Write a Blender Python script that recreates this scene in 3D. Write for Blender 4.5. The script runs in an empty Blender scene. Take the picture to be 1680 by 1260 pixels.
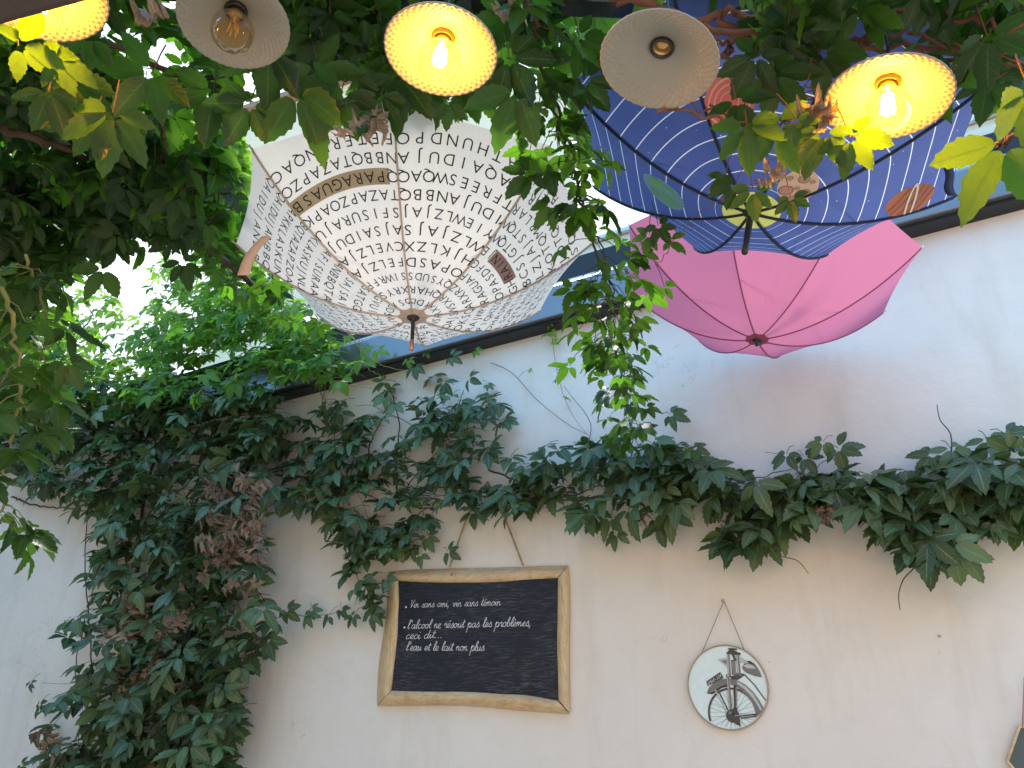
import bpy, bmesh, math, random
import numpy as np
from math import pi, sin, cos, sqrt, radians, atan2
from mathutils import Vector, Matrix

random.seed(7); RNG = np.random.default_rng(7)
S = bpy.context.scene
COL = S.collection

# ------------------------------------------------------------------ camera
CAM = np.array([0.0, 0.0, 1.5]); PITCH = radians(25.5); FOC = 1269.0
cd = bpy.data.cameras.new('camera'); cam = bpy.data.objects.new('camera', cd); COL.objects.link(cam)
cam.location = CAM; cam.rotation_euler = (pi/2 + PITCH, 0, 0)
cd.sensor_width = 36; cd.lens = 36*FOC/1680; cd.clip_start = 0.05; cd.clip_end = 2000
S.camera = cam

# ------------------------------------------------------------------ sky, sun, exposure
SUN_EL, SUN_AZ = radians(60), radians(-20)          # azimuth from +Y towards +X
w = bpy.data.worlds.new('World'); S.world = w; w.use_nodes = True
nt = w.node_tree; nt.nodes.clear()
wo = nt.nodes.new('ShaderNodeOutputWorld'); bg = nt.nodes.new('ShaderNodeBackground'); sk = nt.nodes.new('ShaderNodeTexSky')
sk.sky_type = 'NISHITA'; sk.sun_disc = False; sk.sun_elevation = SUN_EL; sk.sun_rotation = SUN_AZ
sk.air_density = 1.0; sk.dust_density = 1.5; sk.ozone_density = 1.0
# a high bright cloud deck over most of the sky
tc = nt.nodes.new('ShaderNodeTexCoord'); nz = nt.nodes.new('ShaderNodeTexNoise'); nz.inputs['Scale'].default_value = 2.2; nz.inputs['Detail'].default_value = 6
nt.links.new(tc.outputs['Generated'], nz.inputs['Vector']); cr = nt.nodes.new('ShaderNodeMapRange'); cr.inputs[1].default_value = .28; cr.inputs[2].default_value = .5; cr.inputs[3].default_value = .72; cr.inputs[4].default_value = .97
nt.links.new(nz.outputs[0], cr.inputs[0]); mx = nt.nodes.new('ShaderNodeMix'); mx.data_type = 'RGBA'; nt.links.new(cr.outputs[0], mx.inputs[0]); nt.links.new(sk.outputs[0], mx.inputs[6]); 
dp = nt.nodes.new('ShaderNodeVectorMath'); dp.operation = 'DOT_PRODUCT'; nt.links.new(tc.outputs['Generated'], dp.inputs[0]); dp.inputs[1].default_value = (0, 1, .1)
mr = nt.nodes.new('ShaderNodeMapRange'); nt.links.new(dp.outputs['Value'], mr.inputs[0]); mr.inputs[1].default_value = .25; mr.inputs[2].default_value = .75
mc = nt.nodes.new('ShaderNodeMix'); mc.data_type = 'RGBA'; nt.links.new(mr.outputs[0], mc.inputs[0]); mc.inputs[6].default_value = (2.3, 5.1, 8.6, 1); mc.inputs[7].default_value = (6.2, 6.8, 7.4, 1)
nt.links.new(mc.outputs[2], mx.inputs[7])
nt.links.new(mx.outputs[2], bg.inputs[0]); bg.inputs[1].default_value = 0.10
nt.links.new(bg.outputs[0], wo.inputs[0])
sd = bpy.data.lights.new('sun', 'SUN'); sd.energy = 2.0; sd.angle = radians(10); sd.color = (1, .95, .87)
so = bpy.data.objects.new('sun', sd); COL.objects.link(so)
sv = Vector((sin(SUN_AZ)*cos(SUN_EL), cos(SUN_AZ)*cos(SUN_EL), sin(SUN_EL)))
so.rotation_euler = sv.to_track_quat('Z', 'Y').to_euler(); so.location = (0, 0, 8)
S.view_settings.view_transform = 'Standard'; S.view_settings.look = 'None'
S.view_settings.exposure = 1.46; S.view_settings.gamma = 1; S.view_settings.use_curve_mapping = False
LAMP_W = 6.0
try:
    S.cycles.max_bounces = 8; S.cycles.diffuse_bounces = 4; S.cycles.transparent_max_bounces = 12
    S.cycles.sample_clamp_indirect = 6
except Exception: pass

# ------------------------------------------------------------------ measuring helpers
TW = .5; Y0 = 3.80; QN = sqrt(1+TW*TW)
U = np.array([1, -TW, 0])/QN; NW = np.array([-TW, -1, 0])/QN; ZZ = np.array([0, 0, 1.0])
O = np.array([0, Y0, 0])
def ray(px, py):
    a = (px-840)/FOC; b = (630-py)/FOC
    return np.array([a, cos(PITCH)-b*sin(PITCH), sin(PITCH)+b*cos(PITCH)])
def onwall(px, py, off=0):
    r = ray(px, py); d = Y0-off*QN
    return CAM + r*d/(r[1]+TW*r[0])
def at(px, py, dist):
    r = ray(px, py); return CAM + r*dist/np.linalg.norm(r)
def at_z(px, py, z):
    r = ray(px, py); return CAM + r*(z-CAM[2])/r[2]
def W(u, v, n=0): return O + U*u + ZZ*v + NW*n
def uv(px, py):
    p = onwall(px, py); return float((p-O)@U), float(p[2])
UC0 = float((onwall(185, 700)-O)@U); UC = float((onwall(-50, 700)-O)@U)                   # the corner with the side wall
PC = W(UC, 0)
def wallpt(px, py, off):
    p = onwall(px, py, off)
    r = ray(px, py); den = r@U
    if den < -1e-6:
        s = ((PC+U*off-CAM)@U)/den
        if s > 0:
            q = CAM+r*s
            if s < np.linalg.norm((p-CAM))/np.linalg.norm(r) and (q-PC)@NW > -.2: return q, U
    return p, NW

# ------------------------------------------------------------------ object helpers
def mat_of(o, m):
    if m is not None: o.data.materials.append(m)
def link(o, parent=None):
    COL.objects.link(o)
    if parent is not None: o.parent = parent
    return o
def tag(o, label=None, cat=None, group=None, kind=None):
    if label: o['label'] = label
    if cat: o['category'] = cat
    if group: o['group'] = group
    if kind: o['kind'] = kind
    return o
def empty(name, loc, label, cat, group=None):
    o = bpy.data.objects.new(name, None); o.empty_display_size = .05; COL.objects.link(o)
    o.location = loc; return tag(o, label, cat, group)
class MB:
    """collects geometry in world coordinates; build() makes one mesh object"""
    def __init__(s): s.v = []; s.f = []; s.mi = []; s.sm = True
    def add(s, vs, fs, mi=0):
        b = len(s.v); s.v += [tuple(map(float, p)) for p in vs]; s.f += [tuple(i+b for i in f) for f in fs]; s.mi += [mi]*len(fs); return s
    def tube(s, pts, r, n=6, mi=0, cap=True):
        pts = [np.array(p, float) for p in pts]; m = len(pts)
        rs = [r]*m if np.isscalar(r) else list(r)
        vs = []; fs = []; ref = None
        for i, p in enumerate(pts):
            t = pts[min(i+1, m-1)]-pts[max(i-1, 0)]; t = t/(np.linalg.norm(t)+1e-12)
            if ref is None:
                ref = np.array([0, 0, 1.0]) if abs(t[2]) < .9 else np.array([1.0, 0, 0])
            a = ref - t*(ref@t); a /= np.linalg.norm(a)+1e-12; ref = a
            b = np.cross(t, a)
            for k in range(n):
                q = 2*pi*k/n; vs.append(p+rs[i]*(cos(q)*a+sin(q)*b))
        for i in range(m-1):
            for k in range(n):
                fs.append((i*n+k, i*n+(k+1) % n, (i+1)*n+(k+1) % n, (i+1)*n+k))
        if cap: fs.append(tuple(range(n))[::-1]); fs.append(tuple((m-1)*n+k for k in range(n)))
        return s.add(vs, fs, mi)
    def box(s, o, ax, ay, az, mi=0):
        """corner o and three edge vectors"""
        o, ax, ay, az = [np.array(q, float) for q in (o, ax, ay, az)]
        vs = [o, o+ax, o+ax+ay, o+ay, o+az, o+ax+az, o+ax+ay+az, o+ay+az]
        fs = [(0, 3, 2, 1), (4, 5, 6, 7), (0, 1, 5, 4), (1, 2, 6, 5), (2, 3, 7, 6), (3, 0, 4, 7)]
        if np.dot(np.cross(ax, ay), az) < 0: fs = [f[::-1] for f in fs]
        return s.add(vs, fs, mi)
    def lathe(s, base, axis, prof, n=24, mi=0):
        base = np.array(base, float); axis = np.array(axis, float); axis /= np.linalg.norm(axis)
        a = np.cross(axis, [1, 0, 0.0]);
        if np.linalg.norm(a) < .1: a = np.cross(axis, [0, 1.0, 0])
        a /= np.linalg.norm(a); b = np.cross(axis, a); vs = []; fs = []
        for (r, h) in prof:
            for k in range(n):
                q = 2*pi*k/n; vs.append(base+axis*h+max(r, 1e-5)*(cos(q)*a+sin(q)*b))
        for i in range(len(prof)-1):
            for k in range(n): fs.append((i*n+k, i*n+(k+1) % n, (i+1)*n+(k+1) % n, (i+1)*n+k))
        return s.add(vs, fs, mi)
    def poly(s, pts, mi=0): return s.add(pts, [tuple(range(len(pts)))], mi)
    def build(s, name, mats, parent=None, smooth=True, bevel=0, origin=None):
        me = bpy.data.meshes.new(name); P = np.array(s.v)
        o0 = np.array(parent.matrix_world.translation) if parent is not None else (np.array(origin) if origin is not None else None)
        org = np.zeros(3)
        pw = abs_loc(parent) if parent is not None else np.zeros(3)
        if origin is not None: org = np.array(origin, float)
        elif parent is not None: org = pw
        P = P-org
        me.from_pydata([tuple(p) for p in P], [], s.f)
        if not isinstance(mats, (list, tuple)): mats = [mats]
        for m in mats: me.materials.append(m)
        me.polygons.foreach_set('material_index', s.mi)
        me.polygons.foreach_set('use_smooth', [smooth]*len(s.f)); me.update()
        o = bpy.data.objects.new(name, me); link(o, parent)
        o.location = Vector(org-pw)
        if bevel:
            bm_ = o.modifiers.new('bevel', 'BEVEL'); bm_.width = bevel; bm_.segments = 2; bm_.limit_method = 'ANGLE'
        return o
def abs_loc(o):
    p = np.zeros(3)
    while o is not None: p = p+np.array(o.location); o = o.parent
    return p

# ------------------------------------------------------------------ materials
class NT:
    def __init__(s, name):
        s.m = bpy.data.materials.new(name); s.m.use_nodes = True; s.t = s.m.node_tree; s.t.nodes.clear()
        s.out = s.n('ShaderNodeOutputMaterial')
    def n(s, typ, **kw):
        nd = s.t.nodes.new(typ)
        for k, v in kw.items(): setattr(nd, k, v)
        return nd
    def l(s, a, b): s.t.links.new(a, b)
    def setv(s, inp, v):
        if hasattr(v, 'is_linked') or isinstance(v, bpy.types.NodeSocket): s.l(v, inp)
        elif isinstance(v, (tuple, list)) and len(v) == 3 and inp.type == 'RGBA': inp.default_value = (*v, 1)
        else: inp.default_value = v
    def math(s, op, a, b=None, c=None):
        nd = s.n('ShaderNodeMath', operation=op); s.setv(nd.inputs[0], a)
        if b is not None: s.setv(nd.inputs[1], b)
        if c is not None: s.setv(nd.inputs[2], c)
        return nd.outputs[0]
    def mix(s, f, a, b, blend='MIX'):
        nd = s.n('ShaderNodeMix', data_type='RGBA', blend_type=blend)
        s.setv(nd.inputs[0], f); s.setv(nd.inputs[6], a); s.setv(nd.inputs[7], b); return nd.outputs[2]
    def noise(s, scale, detail=3, rough=.5, vec=None, out=0):
        nd = s.n('ShaderNodeTexNoise'); nd.inputs['Scale'].default_value = scale; nd.inputs['Detail'].default_value = detail
        nd.inputs['Roughness'].default_value = rough
        if vec is not None: s.l(vec, nd.inputs['Vector'])
        return nd.outputs[out]
    def ramp(s, f, stops):
        nd = s.n('ShaderNodeValToRGB'); s.l(f, nd.inputs[0]); e = nd.color_ramp.elements
        e[0].position, e[0].color = stops[0][0], (*stops[0][1], 1); e[1].position, e[1].color = stops[-1][0], (*stops[-1][1], 1)
        for p, c in stops[1:-1]: q = e.new(p); q.color = (*c, 1)
        return nd.outputs[0]
    def obj(s): return s.n('ShaderNodeTexCoord').outputs['Object']
    def bump(s, h, st, dist=.01):
        nd = s.n('ShaderNodeBump'); nd.inputs['Strength'].default_value = st; nd.inputs['Distance'].default_value = dist
        s.l(h, nd.inputs['Height']); return nd.outputs[0]
    def bsdf(s, col, rough=.6, metal=0, nrm=None, spec=None, **kw):
        b = s.n('ShaderNodeBsdfPrincipled'); s.setv(b.inputs['Base Color'], col); s.setv(b.inputs['Roughness'], rough)
        b.inputs['Metallic'].default_value = metal
        if spec is not None: b.inputs['Specular IOR Level'].default_value = spec
        if nrm is not None: s.l(nrm, b.inputs['Normal'])
        for k, v in kw.items(): s.setv(b.inputs[k], v)
        return b.outputs[0]
    def shmix(s, f, a, b):
        nd = s.n('ShaderNodeMixShader'); s.setv(nd.inputs[0], f); s.l(a, nd.inputs[1]); s.l(b, nd.inputs[2]); return nd.outputs[0]
    def done(s, sh): s.l(sh, s.out.inputs[0]); return s.m

def simple(name, col, rough=.6, metal=0, var=.15, scale=20, bump=0, spec=None):
    t = NT(name); o = t.obj(); nz = t.noise(scale, 4, .6, o)
    c = t.mix(nz, tuple(max(0, q*(1-var)) for q in col), tuple(min(1, q*(1+var)) for q in col))
    nb = t.bump(t.noise(scale*3, 3, .6, o), bump, .003) if bump else None
    return t.done(t.bsdf(c, rough, metal, nb, spec))

def wall_mat():
    t = NT('lime_plaster'); o = t.obj()
    big = t.noise(1.3, 4, .6, o); mid = t.noise(7, 4, .6, o)
    c = t.mix(t.ramp(big, [(.35, (0, 0, 0)), (.7, (1, 1, 1))]), (.79, .755, .71), (.735, .695, .645))
    c = t.mix(t.math('MULTIPLY', t.ramp(mid, [(.5, (0, 0, 0)), (.8, (1, 1, 1))]), .35), c, (.66, .62, .56))
    md = t.n('ShaderNodeMapping'); t.l(o, md.inputs[0]); md.inputs['Scale'].default_value = (3.2, 3.2, .55)
    drip = t.ramp(t.noise(1.6, 5, .65, md.outputs[0]), [(.52, (0, 0, 0)), (.72, (1, 1, 1))]); c = t.mix(t.math('MULTIPLY', drip, .30), c, (.55, .49, .40))
    vo = t.n('ShaderNodeTexVoronoi', feature='DISTANCE_TO_EDGE'); vo.inputs['Scale'].default_value = 1.1; t.l(t.n('ShaderNodeTexNoise').outputs[1], vo.inputs['Vector']) if False else None
    wv = t.n('ShaderNodeVectorMath', operation='ADD'); t.l(o, wv.inputs[0]); nv = t.n('ShaderNodeVectorMath', operation='SCALE'); t.l(t.noise(3.5, 5, .7, o, 1), nv.inputs[0]); nv.inputs[3].default_value = .55; t.l(nv.outputs[0], wv.inputs[1]); t.l(wv.outputs[0], vo.inputs['Vector'])
    crk = t.math('MULTIPLY', t.math('LESS_THAN', vo.outputs['Distance'], .0022), t.math('GREATER_THAN', t.noise(1.7, 2, .5, o), .55)); c = t.mix(t.math('MULTIPLY', crk, .45), c, (.40, .36, .31))
    pit = t.n('ShaderNodeTexVoronoi'); t.l(o, pit.inputs['Vector']); pit.inputs['Scale'].default_value = 7; c = t.mix(t.math('MULTIPLY', t.math('MULTIPLY', t.math('LESS_THAN', pit.outputs['Distance'], .035), t.math('GREATER_THAN', t.noise(2.3, 2, .5, o), .58)), .6), c, (.28, .24, .20))
    mp = t.n('ShaderNodeMapping'); t.l(o, mp.inputs[0]); mp.inputs['Scale'].default_value = (1, 1, 1.3)
    h1 = t.noise(46, 5, .62, mp.outputs[0]); h2 = t.noise(11, 3, .5, mp.outputs[0])
    h = t.math('ADD', t.math('MULTIPLY', h1, .7), t.math('MULTIPLY', h2, 1.5))
    return t.done(t.bsdf(c, .9, 0, t.bump(h, .38, .007), .2))

def leaf_mat(name, dark, light, trans, tr=.4, gloss=.33):
    t = NT(name); a = t.n('ShaderNodeAttribute', attribute_name='leaf'); sep = t.n('ShaderNodeSeparateColor'); t.l(a.outputs['Color'], sep.inputs[0])
    rnd, acr, alo = sep.outputs[0], sep.outputs[1], sep.outputs[2]
    base = t.mix(rnd, dark, light)
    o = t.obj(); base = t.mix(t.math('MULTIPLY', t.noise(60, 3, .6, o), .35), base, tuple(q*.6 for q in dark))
    st = t.math('FRACT', t.math('SUBTRACT', t.math('MULTIPLY', alo, 8.0), t.math('MULTIPLY', acr, 1.7)))
    vein = t.math('LESS_THAN', st, .09); mid = t.math('LESS_THAN', acr, .05)
    vn = t.math('MAXIMUM', t.math('MULTIPLY', vein, .35), t.math('MULTIPLY', mid, .7))
    col = t.mix(vn, base, tuple(min(1, q*1.9+.02) for q in light))
    tc = t.mix(t.math('POWER', rnd, 2.0), tuple(q*.55 for q in trans), tuple(min(.9, q*2.1) for q in trans))
    tc = t.mix(vn, tc, tuple(q*.55 for q in trans))
    nb = t.bump(t.math('ADD', t.math('PINGPONG', st, .5), t.noise(90, 2, .5, o)), .35, .002)
    pr = t.bsdf(col, gloss, 0, nb, .45)
    trn = t.n('ShaderNodeBsdfTranslucent'); t.l(tc, trn.inputs[0])
    return t.done(t.shmix(tr, pr, trn.outputs[0]))

def stem_mat(name, a, b):
    t = NT(name); o = t.obj(); nz = t.noise(35, 4, .7, o)
    return t.done(t.bsdf(t.mix(nz, a, b), .75, 0, t.bump(t.noise(140, 3, .6, o), .4, .002)))

def fabric(t, col, tr=.5, tcol=None, rough=.8, nrm=None):
    d = t.bsdf(col, rough, 0, nrm, .25); q = t.n('ShaderNodeBsdfTranslucent'); t.setv(q.inputs[0], tcol if tcol is not None else col)
    return t.shmix(tr, d, q.outputs[0])
def weave(t, st=.15):
    a = t.n('ShaderNodeAttribute', attribute_name='cloth'); sp = t.n('ShaderNodeSeparateColor'); t.l(a.outputs['Color'], sp.inputs[0])
    cb_ = t.n('ShaderNodeCombineXYZ'); t.l(t.math('MULTIPLY', sp.outputs[0], 2.2), cb_.inputs[0]); t.l(t.math('MULTIPLY', sp.outputs[2], 9.0), cb_.inputs[1])
    w1 = t.noise(1.0, 3, .5, cb_.outputs[0]); w2 = t.noise(9, 3, .5, t.obj())
    return t.bump(t.math('ADD', t.math('MULTIPLY', w1, 1.2), w2), st*1.6, .012)

M = {}
M['wall'] = wall_mat()
M['leaf_wall'] = leaf_mat('ivy_leaf_wall', (.046, .086, .036), (.125, .185, .080), (.08, .20, .03), .2, .38)  # grey-green leaf of the creeper on the wall
M['leaf_dark'] = leaf_mat('ivy_leaf_dimmed', (.012, .036, .010), (.034, .078, .014), (.12, .31, .012), .42, .42)  # darker copy of the leaf: shade under the creeper is put into its colour
M['leaf_bright'] = leaf_mat('ivy_leaf_backlit', (.06, .17, .02), (.13, .28, .04), (.26, .55, .04), .5, .45)  # lighter copy of the leaf: backlight is put into its colour
M['leaf_mid'] = leaf_mat('ivy_leaf_strand', (.018, .052, .012), (.045, .10, .02), (.11, .29, .014), .4, .4)
M['leaf_dry'] = leaf_mat('withered_leaf', (.17, .115, .08), (.38, .30, .23), (.28, .19, .10), .25, .8)
M['stem'] = stem_mat('vine_wood', (.035, .018, .012), (.11, .055, .035))
M['stem_red'] = stem_mat('red_vine_shoot', (.10, .03, .018), (.22, .09, .05))
M['stem_green'] = stem_mat('green_shoot', (.12, .16, .04), (.28, .26, .10))

# ------------------------------------------------------------------ the setting
g = MB(); g.add([(-400, -400, 0), (400, -400, 0), (400, 400, 0), (-400, 400, 0)], [(0, 1, 2, 3)])
t = NT('courtyard_paving'); o_ = t.obj(); br = t.n('ShaderNodeTexBrick'); t.l(o_, br.inputs[0]); br.inputs['Scale'].default_value = 1.6
br.inputs['Color1'].default_value = (.74, .55, .38, 1); br.inputs['Color2'].default_value = (.66, .50, .36, 1); br.inputs['Mortar'].default_value = (.25, .21, .17, 1)
ob = g.build('ground', t.done(t.bsdf(br.outputs[0], .85)), smooth=False); tag(ob, kind='structure')

# back wall and side wall, as two solid walls
UR = 3.4; HW = 3.84; HS = 4.2
b = MB(); b.box(W(UC-.25, 0, 0), U*(UR-UC+.25), -NW*.25, ZZ*HW)
ob = b.build('plaster_wall', M['wall'], smooth=False, origin=W(0, 0, 0)); tag(ob, 'pale textured plaster wall below the dark sloping gutter, carrying chalkboard and round picture', 'wall')
b = MB(); b.box(PC-U*.25+NW*.003, U*.25, NW*3.4, ZZ*HS)
ob = b.build('plaster_wall', M['wall'], smooth=False, origin=PC); tag(ob, 'side plaster wall at the far left, mostly hidden behind the leafy vine', 'wall')

M['ochre'] = simple('ochre_render', (.64, .53, .41), .9, 0, .08, 4, .2)
b = MB(); b.box((-7, -4.6, 0), (14, 0, 0), (0, -.4, 0), (0, 0, 4.6)); ob = b.build('added_bounce_wall', M['ochre'], smooth=False, origin=(0, -4.6, 0)); tag(ob, kind='structure')  # unseen wall added to block low sky and bounce warm light
b = MB(); b.box((-5.4, -4.6, 0), (.4, 0, 0), (0, 11, 0), (0, 0, 4.4)); ob = b.build('added_bounce_wall', M['ochre'], smooth=False, origin=(-5.4, 0, 0)); tag(ob, kind='structure')  # unseen wall added at left to hold off blue sky light

# gutter along the wall top: its lower edge climbs very slightly to the right
M['anthracite'] = simple('anthracite_gloss_paint', (.030, .037, .046), .2, 0, .1, 6, spec=.8); M['fascia_paint'] = simple('blue_grey_gloss_paint', (.20, .21, .23), .2, .6, .12, 3); M['shade_strip'] = simple('shade_strip_black', (.008, .009, .011), .5)  # last one: black colour standing for shade under and over the gutter
M['blackgap'] = simple('gap_shade_black', (.006, .006, .007), .5)  # black colour for the shade in the gap above the gutter
M['cream_paint'] = simple('cream_painted_moulding', (.72, .66, .50), .6, 0, .06, 8, .1)
M['white_metal'] = simple('pale_metal_trim', (.6, .6, .58), .35, .4)
def zg(u): return 3.482+.05*max(0, u+.1)
GS = 1.1
def extr(prof, u0, u1, mat, name, parent, bev=0, dz=0, smooth=False):
    m = MB(); n = len(prof); vs = []
    for u in (u0, u1):
        for (nn, z) in prof: vs.append(W(u, zg(u)+z*GS+dz, nn*GS if nn > .003 else nn))
    fs = [(k, (k+1) % n, n+(k+1) % n, n+k) for k in range(n)]+[tuple(range(n))[::-1], tuple(range(n, 2*n))]
    m.add(vs, fs); return m.build(name, mat, parent, smooth=smooth, bevel=bev)
UA, UB = UC+.004, UR
gt = empty('gutter', W(0, 3.3, .1), 'glossy dark anthracite gutter box running along the top of the wall', 'gutter')
extr([(.002, 0), (.11, 0), (.114, .004), (.114, .165), (.10, .185), (.002, .185)], UA, UB, M['fascia_paint'], 'fascia', gt, .004)
extr([(.002, -.016), (.085, -.016), (.085, -.002), (.002, -.002)], UA, UB, M['shade_strip'], 'shade_strip', gt)  # black strip painting the shade on the gutter's underside
extr([(.04, .188), (.095, .188), (.095, .193), (.04, .193)], UA, UB, M['white_metal'], 'flashing', gt)
extr([(-.05, .19), (.035, .19), (.035, .36), (-.05, .36)], UA, UB, M['shade_strip'], 'recess_shade', gt)  # black box painting the shade of the recess above the gutter
extr([(.037, .225), (.046, .225), (.046, .232), (.037, .232)], UA, UB, M['white_metal'], 'drip_edge', gt)
cn = empty('cornice', W(0, 3.65, -.1), 'stepped cream cornice above the dark gutter, seen between the umbrellas', 'cornice')
extr([(-.6, .365), (.02, .365), (.02, .405), (-.015, .41), (-.015, .45), (-.06, .46), (-.06, .51), (-.6, .51)], UC0+1.7, UB, M['cream_paint'], 'moulding', cn, .003)
extr([(-.6, .513), (-.03, .513), (-.03, .535), (-.6, .57)], UC0+1.7, UB, M['white_metal'], 'capping', cn, .002)

# far house, cream gable and orange side
M['cream_wall'] = simple('cream_render', (.80, .70, .48), .9, 0, .07, 3, .2)
M['orange_wall'] = simple('orange_render', (.55, .17, .06), .85, 0, .1, 3, .2)
M['verge'] = simple('brown_verge_board', (.28, .18, .12), .7)
hD = 6.5
def hp(px, py, D=hD):
    r = ray(px, py); return CAM+r*D/r[1]
h0 = hp(500, 600); hs = empty('house', (float(h0[0]), hD, 0), 'cream and orange rendered house beyond the wall, behind the lettered umbrella', 'house')
A, B2, C2 = hp(405, 194), hp(650, 112), hp(930, 60)
m = MB(); vs = []
for dy in (0, 3.5):
    vs += [(A[0], hD+dy, 0), (C2[0], hD+dy, 0), (C2[0], hD+dy, B2[2]-.3), (B2[0], hD+dy, B2[2]), (A[0], hD+dy, A[2])]
m.add(vs, [(0, 1, 2, 3, 4), (9, 8, 7, 6, 5), (0, 5, 6, 1), (1, 6, 7, 2), (2, 7, 8, 3), (3, 8, 9, 4), (4, 9, 5, 0)]); m.build('wall', M['cream_wall'], hs, smooth=False)
D2 = hp(352, 216)
m = MB(); vs = []
for dy in (.06, 3.4):
    vs += [(D2[0], hD+dy, D2[2]-.75), (A[0]-.004, hD+dy, D2[2]-.75), (A[0]-.004, hD+dy, A[2]-.01), (D2[0], hD+dy, D2[2])]
m.add(vs, [(0, 1, 2, 3), (7, 6, 5, 4), (0, 4, 5, 1), (1, 5, 6, 2), (2, 6, 7, 3), (3, 7, 4, 0)]); m.build('side_wing', M['orange_wall'], hs, smooth=False)
m = MB(); D3 = D2+(D2-A)*.1
for (p, q) in ((D3, A), (A, B2)):
    m.box((p[0], hD-.12, p[2]+.01), (q-p)*[1, 0, 1], (0, 3.8, 0), (0, 0, .07))
m.build('roof', M['verge'], hs, smooth=False)

# ------------------------------------------------------------------ leaves
def leaflet(L, Wd, fold, droop, side, nst=6):
    """one serrated leaflet along +y, returns verts, pentagons, attr(across, along)"""
    vs = []; at_ = []
    def wid(t): return Wd*(max(0, sin(pi*t**.88))**.92)*(1.12-.2*t)+.0006
    def zf(x, t): return abs(x)*fold-droop*L*t*t+.03*L*sin(7*t+side)*(abs(x)/Wd)
    for j in range(nst+1):
        t_ = j/nst; vs.append((0, t_*L, zf(0, t_))); at_.append((0, t_))
    for sg in (-1, 1):
        for j in range(nst+1):
            t_ = j/nst; x = sg*wid(t_); vs.append((x, min(1.0, t_+.035)*L, zf(x, t_))); at_.append((1, t_))
            if j < nst:
                t2 = (j+.45)/nst; x = sg*wid(t2)*(.87 if j else .95); vs.append((x, (t2)*L, zf(x, t2))); at_.append((.9, t2))
    fs = []; n1 = nst+1; k = 2*nst+1
    for si, sg in enumerate((-1, 1)):
        b0 = n1+si*k
        for j in range(nst):
            f = (j, j+1, b0+2*j+2, b0+2*j+1, b0+2*j)
            fs.append(f if sg < 0 else f[::-1])
    return np.array(vs), np.array(fs), np.array(at_)
def compound(seed, dry=False, young=False):
    r = random.Random(seed); V = []; F = []; A_ = []; b0 = 0
    nl = 5 if r.random() < .8 else 3
    angs = [0, 50, -50, 103, -103][:nl]; lens = [1, .88, .88, .66, .66][:nl]
    for i, (an, ln) in enumerate(zip(angs, lens)):
        L = ln*r.uniform(.9, 1.08); wd = L*r.uniform(.215, .285)
        v, f, a = leaflet(L, wd, r.uniform(.15, .5) if not dry else r.uniform(.9, 1.9), r.uniform(.05, .38) if not dry else r.uniform(.4, .9), r.uniform(0, 6))
        v[:, 1] += .09
        if dry:
            v[:, 2] += .12*np.sin(v[:, 1]*11+i)+.06*np.sin(v[:, 0]*25+i)
        pt = radians(r.uniform(-25, 8)); c, s_ = cos(pt), sin(pt)
        v = np.stack([v[:, 0], v[:, 1]*c-v[:, 2]*s_, v[:, 1]*s_+v[:, 2]*c], 1)
        q = radians(an+r.uniform(-9, 9)); c, s_ = cos(q), sin(q)
        v = np.stack([v[:, 0]*c-v[:, 1]*s_, v[:, 0]*s_+v[:, 1]*c, v[:, 2]], 1)
        V.append(v); F.append(f+b0); A_.append(a); b0 += len(v)
    return np.concatenate(V), np.concatenate(F), np.concatenate(A_)
TPL = [compound(i) for i in range(14)]
DRY = [compound(100+i, True) for i in range(5)]
def norm(v): return v/(np.linalg.norm(v)+1e-9)
class Foliage:
    def __init__(s): s.items = []; s.pet = MB()
    def leaf(s, p, n, d, L, tint=None, k=None, pet=None):
        n = norm(n); d = norm(d-n*(d@n)); x = np.cross(d, n)
        s.items.append((np.array(p, float), np.stack([x, d, n], 1), L, random.random() if tint is None else tint, random.randrange(14) if k is None else k))
        if pet is not None:
            q = np.array(pet, float); mid = (q+p)/2+np.array([0, 0, .012])
            s.pet.tube([p, mid, q], [.0007+.006*L, .0009+.007*L, .001+.008*L], 3, cap=False)
    def build(s, name, mat, parent, tpl=None):
        if not s.items: return None
        tpl = tpl or TPL; org = abs_loc(parent); V = []; F = []; A_ = []; b0 = 0
        for (p, R, L, tn, k) in s.items:
            v, f, a = tpl[k % len(tpl)]
            V.append((v*L)@R.T+(p-org)); F.append(f+b0); b0 += len(v)
            c = np.ones((len(v), 4)); c[:, 0] = tn; c[:, 1] = a[:, 0]; c[:, 2] = a[:, 1]; A_.append(c)
        V = np.concatenate(V); F = np.concatenate(F); A_ = np.concatenate(A_)
        me = bpy.data.meshes.new(name); me.vertices.add(len(V)); me.vertices.foreach_set('co', V.ravel().astype(np.float32))
        me.loops.add(F.size); me.loops.foreach_set('vertex_index', F.ravel().astype(np.int32))
        me.polygons.add(len(F)); me.polygons.foreach_set('loop_start', np.arange(len(F), dtype=np.int32)*5)
        me.update(calc_edges=True); me.validate()
        me.polygons.foreach_set('use_smooth', [True]*len(me.polygons))
        ca = me.color_attributes.new('leaf', 'FLOAT_COLOR', 'POINT'); ca.data.foreach_set('color', A_.ravel().astype(np.float32))
        me.materials.append(mat); o = bpy.data.objects.new(name, me); link(o, parent); return o
def inpoly(x, y, P):
    c = False; n = len(P); j = n-1
    for i in range(n):
        if (P[i][1] > y) != (P[j][1] > y) and x < (P[j][0]-P[i][0])*(y-P[i][1])/(P[j][1]-P[i][1])+P[i][0]: c = not c
        j = i
    return c
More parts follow.
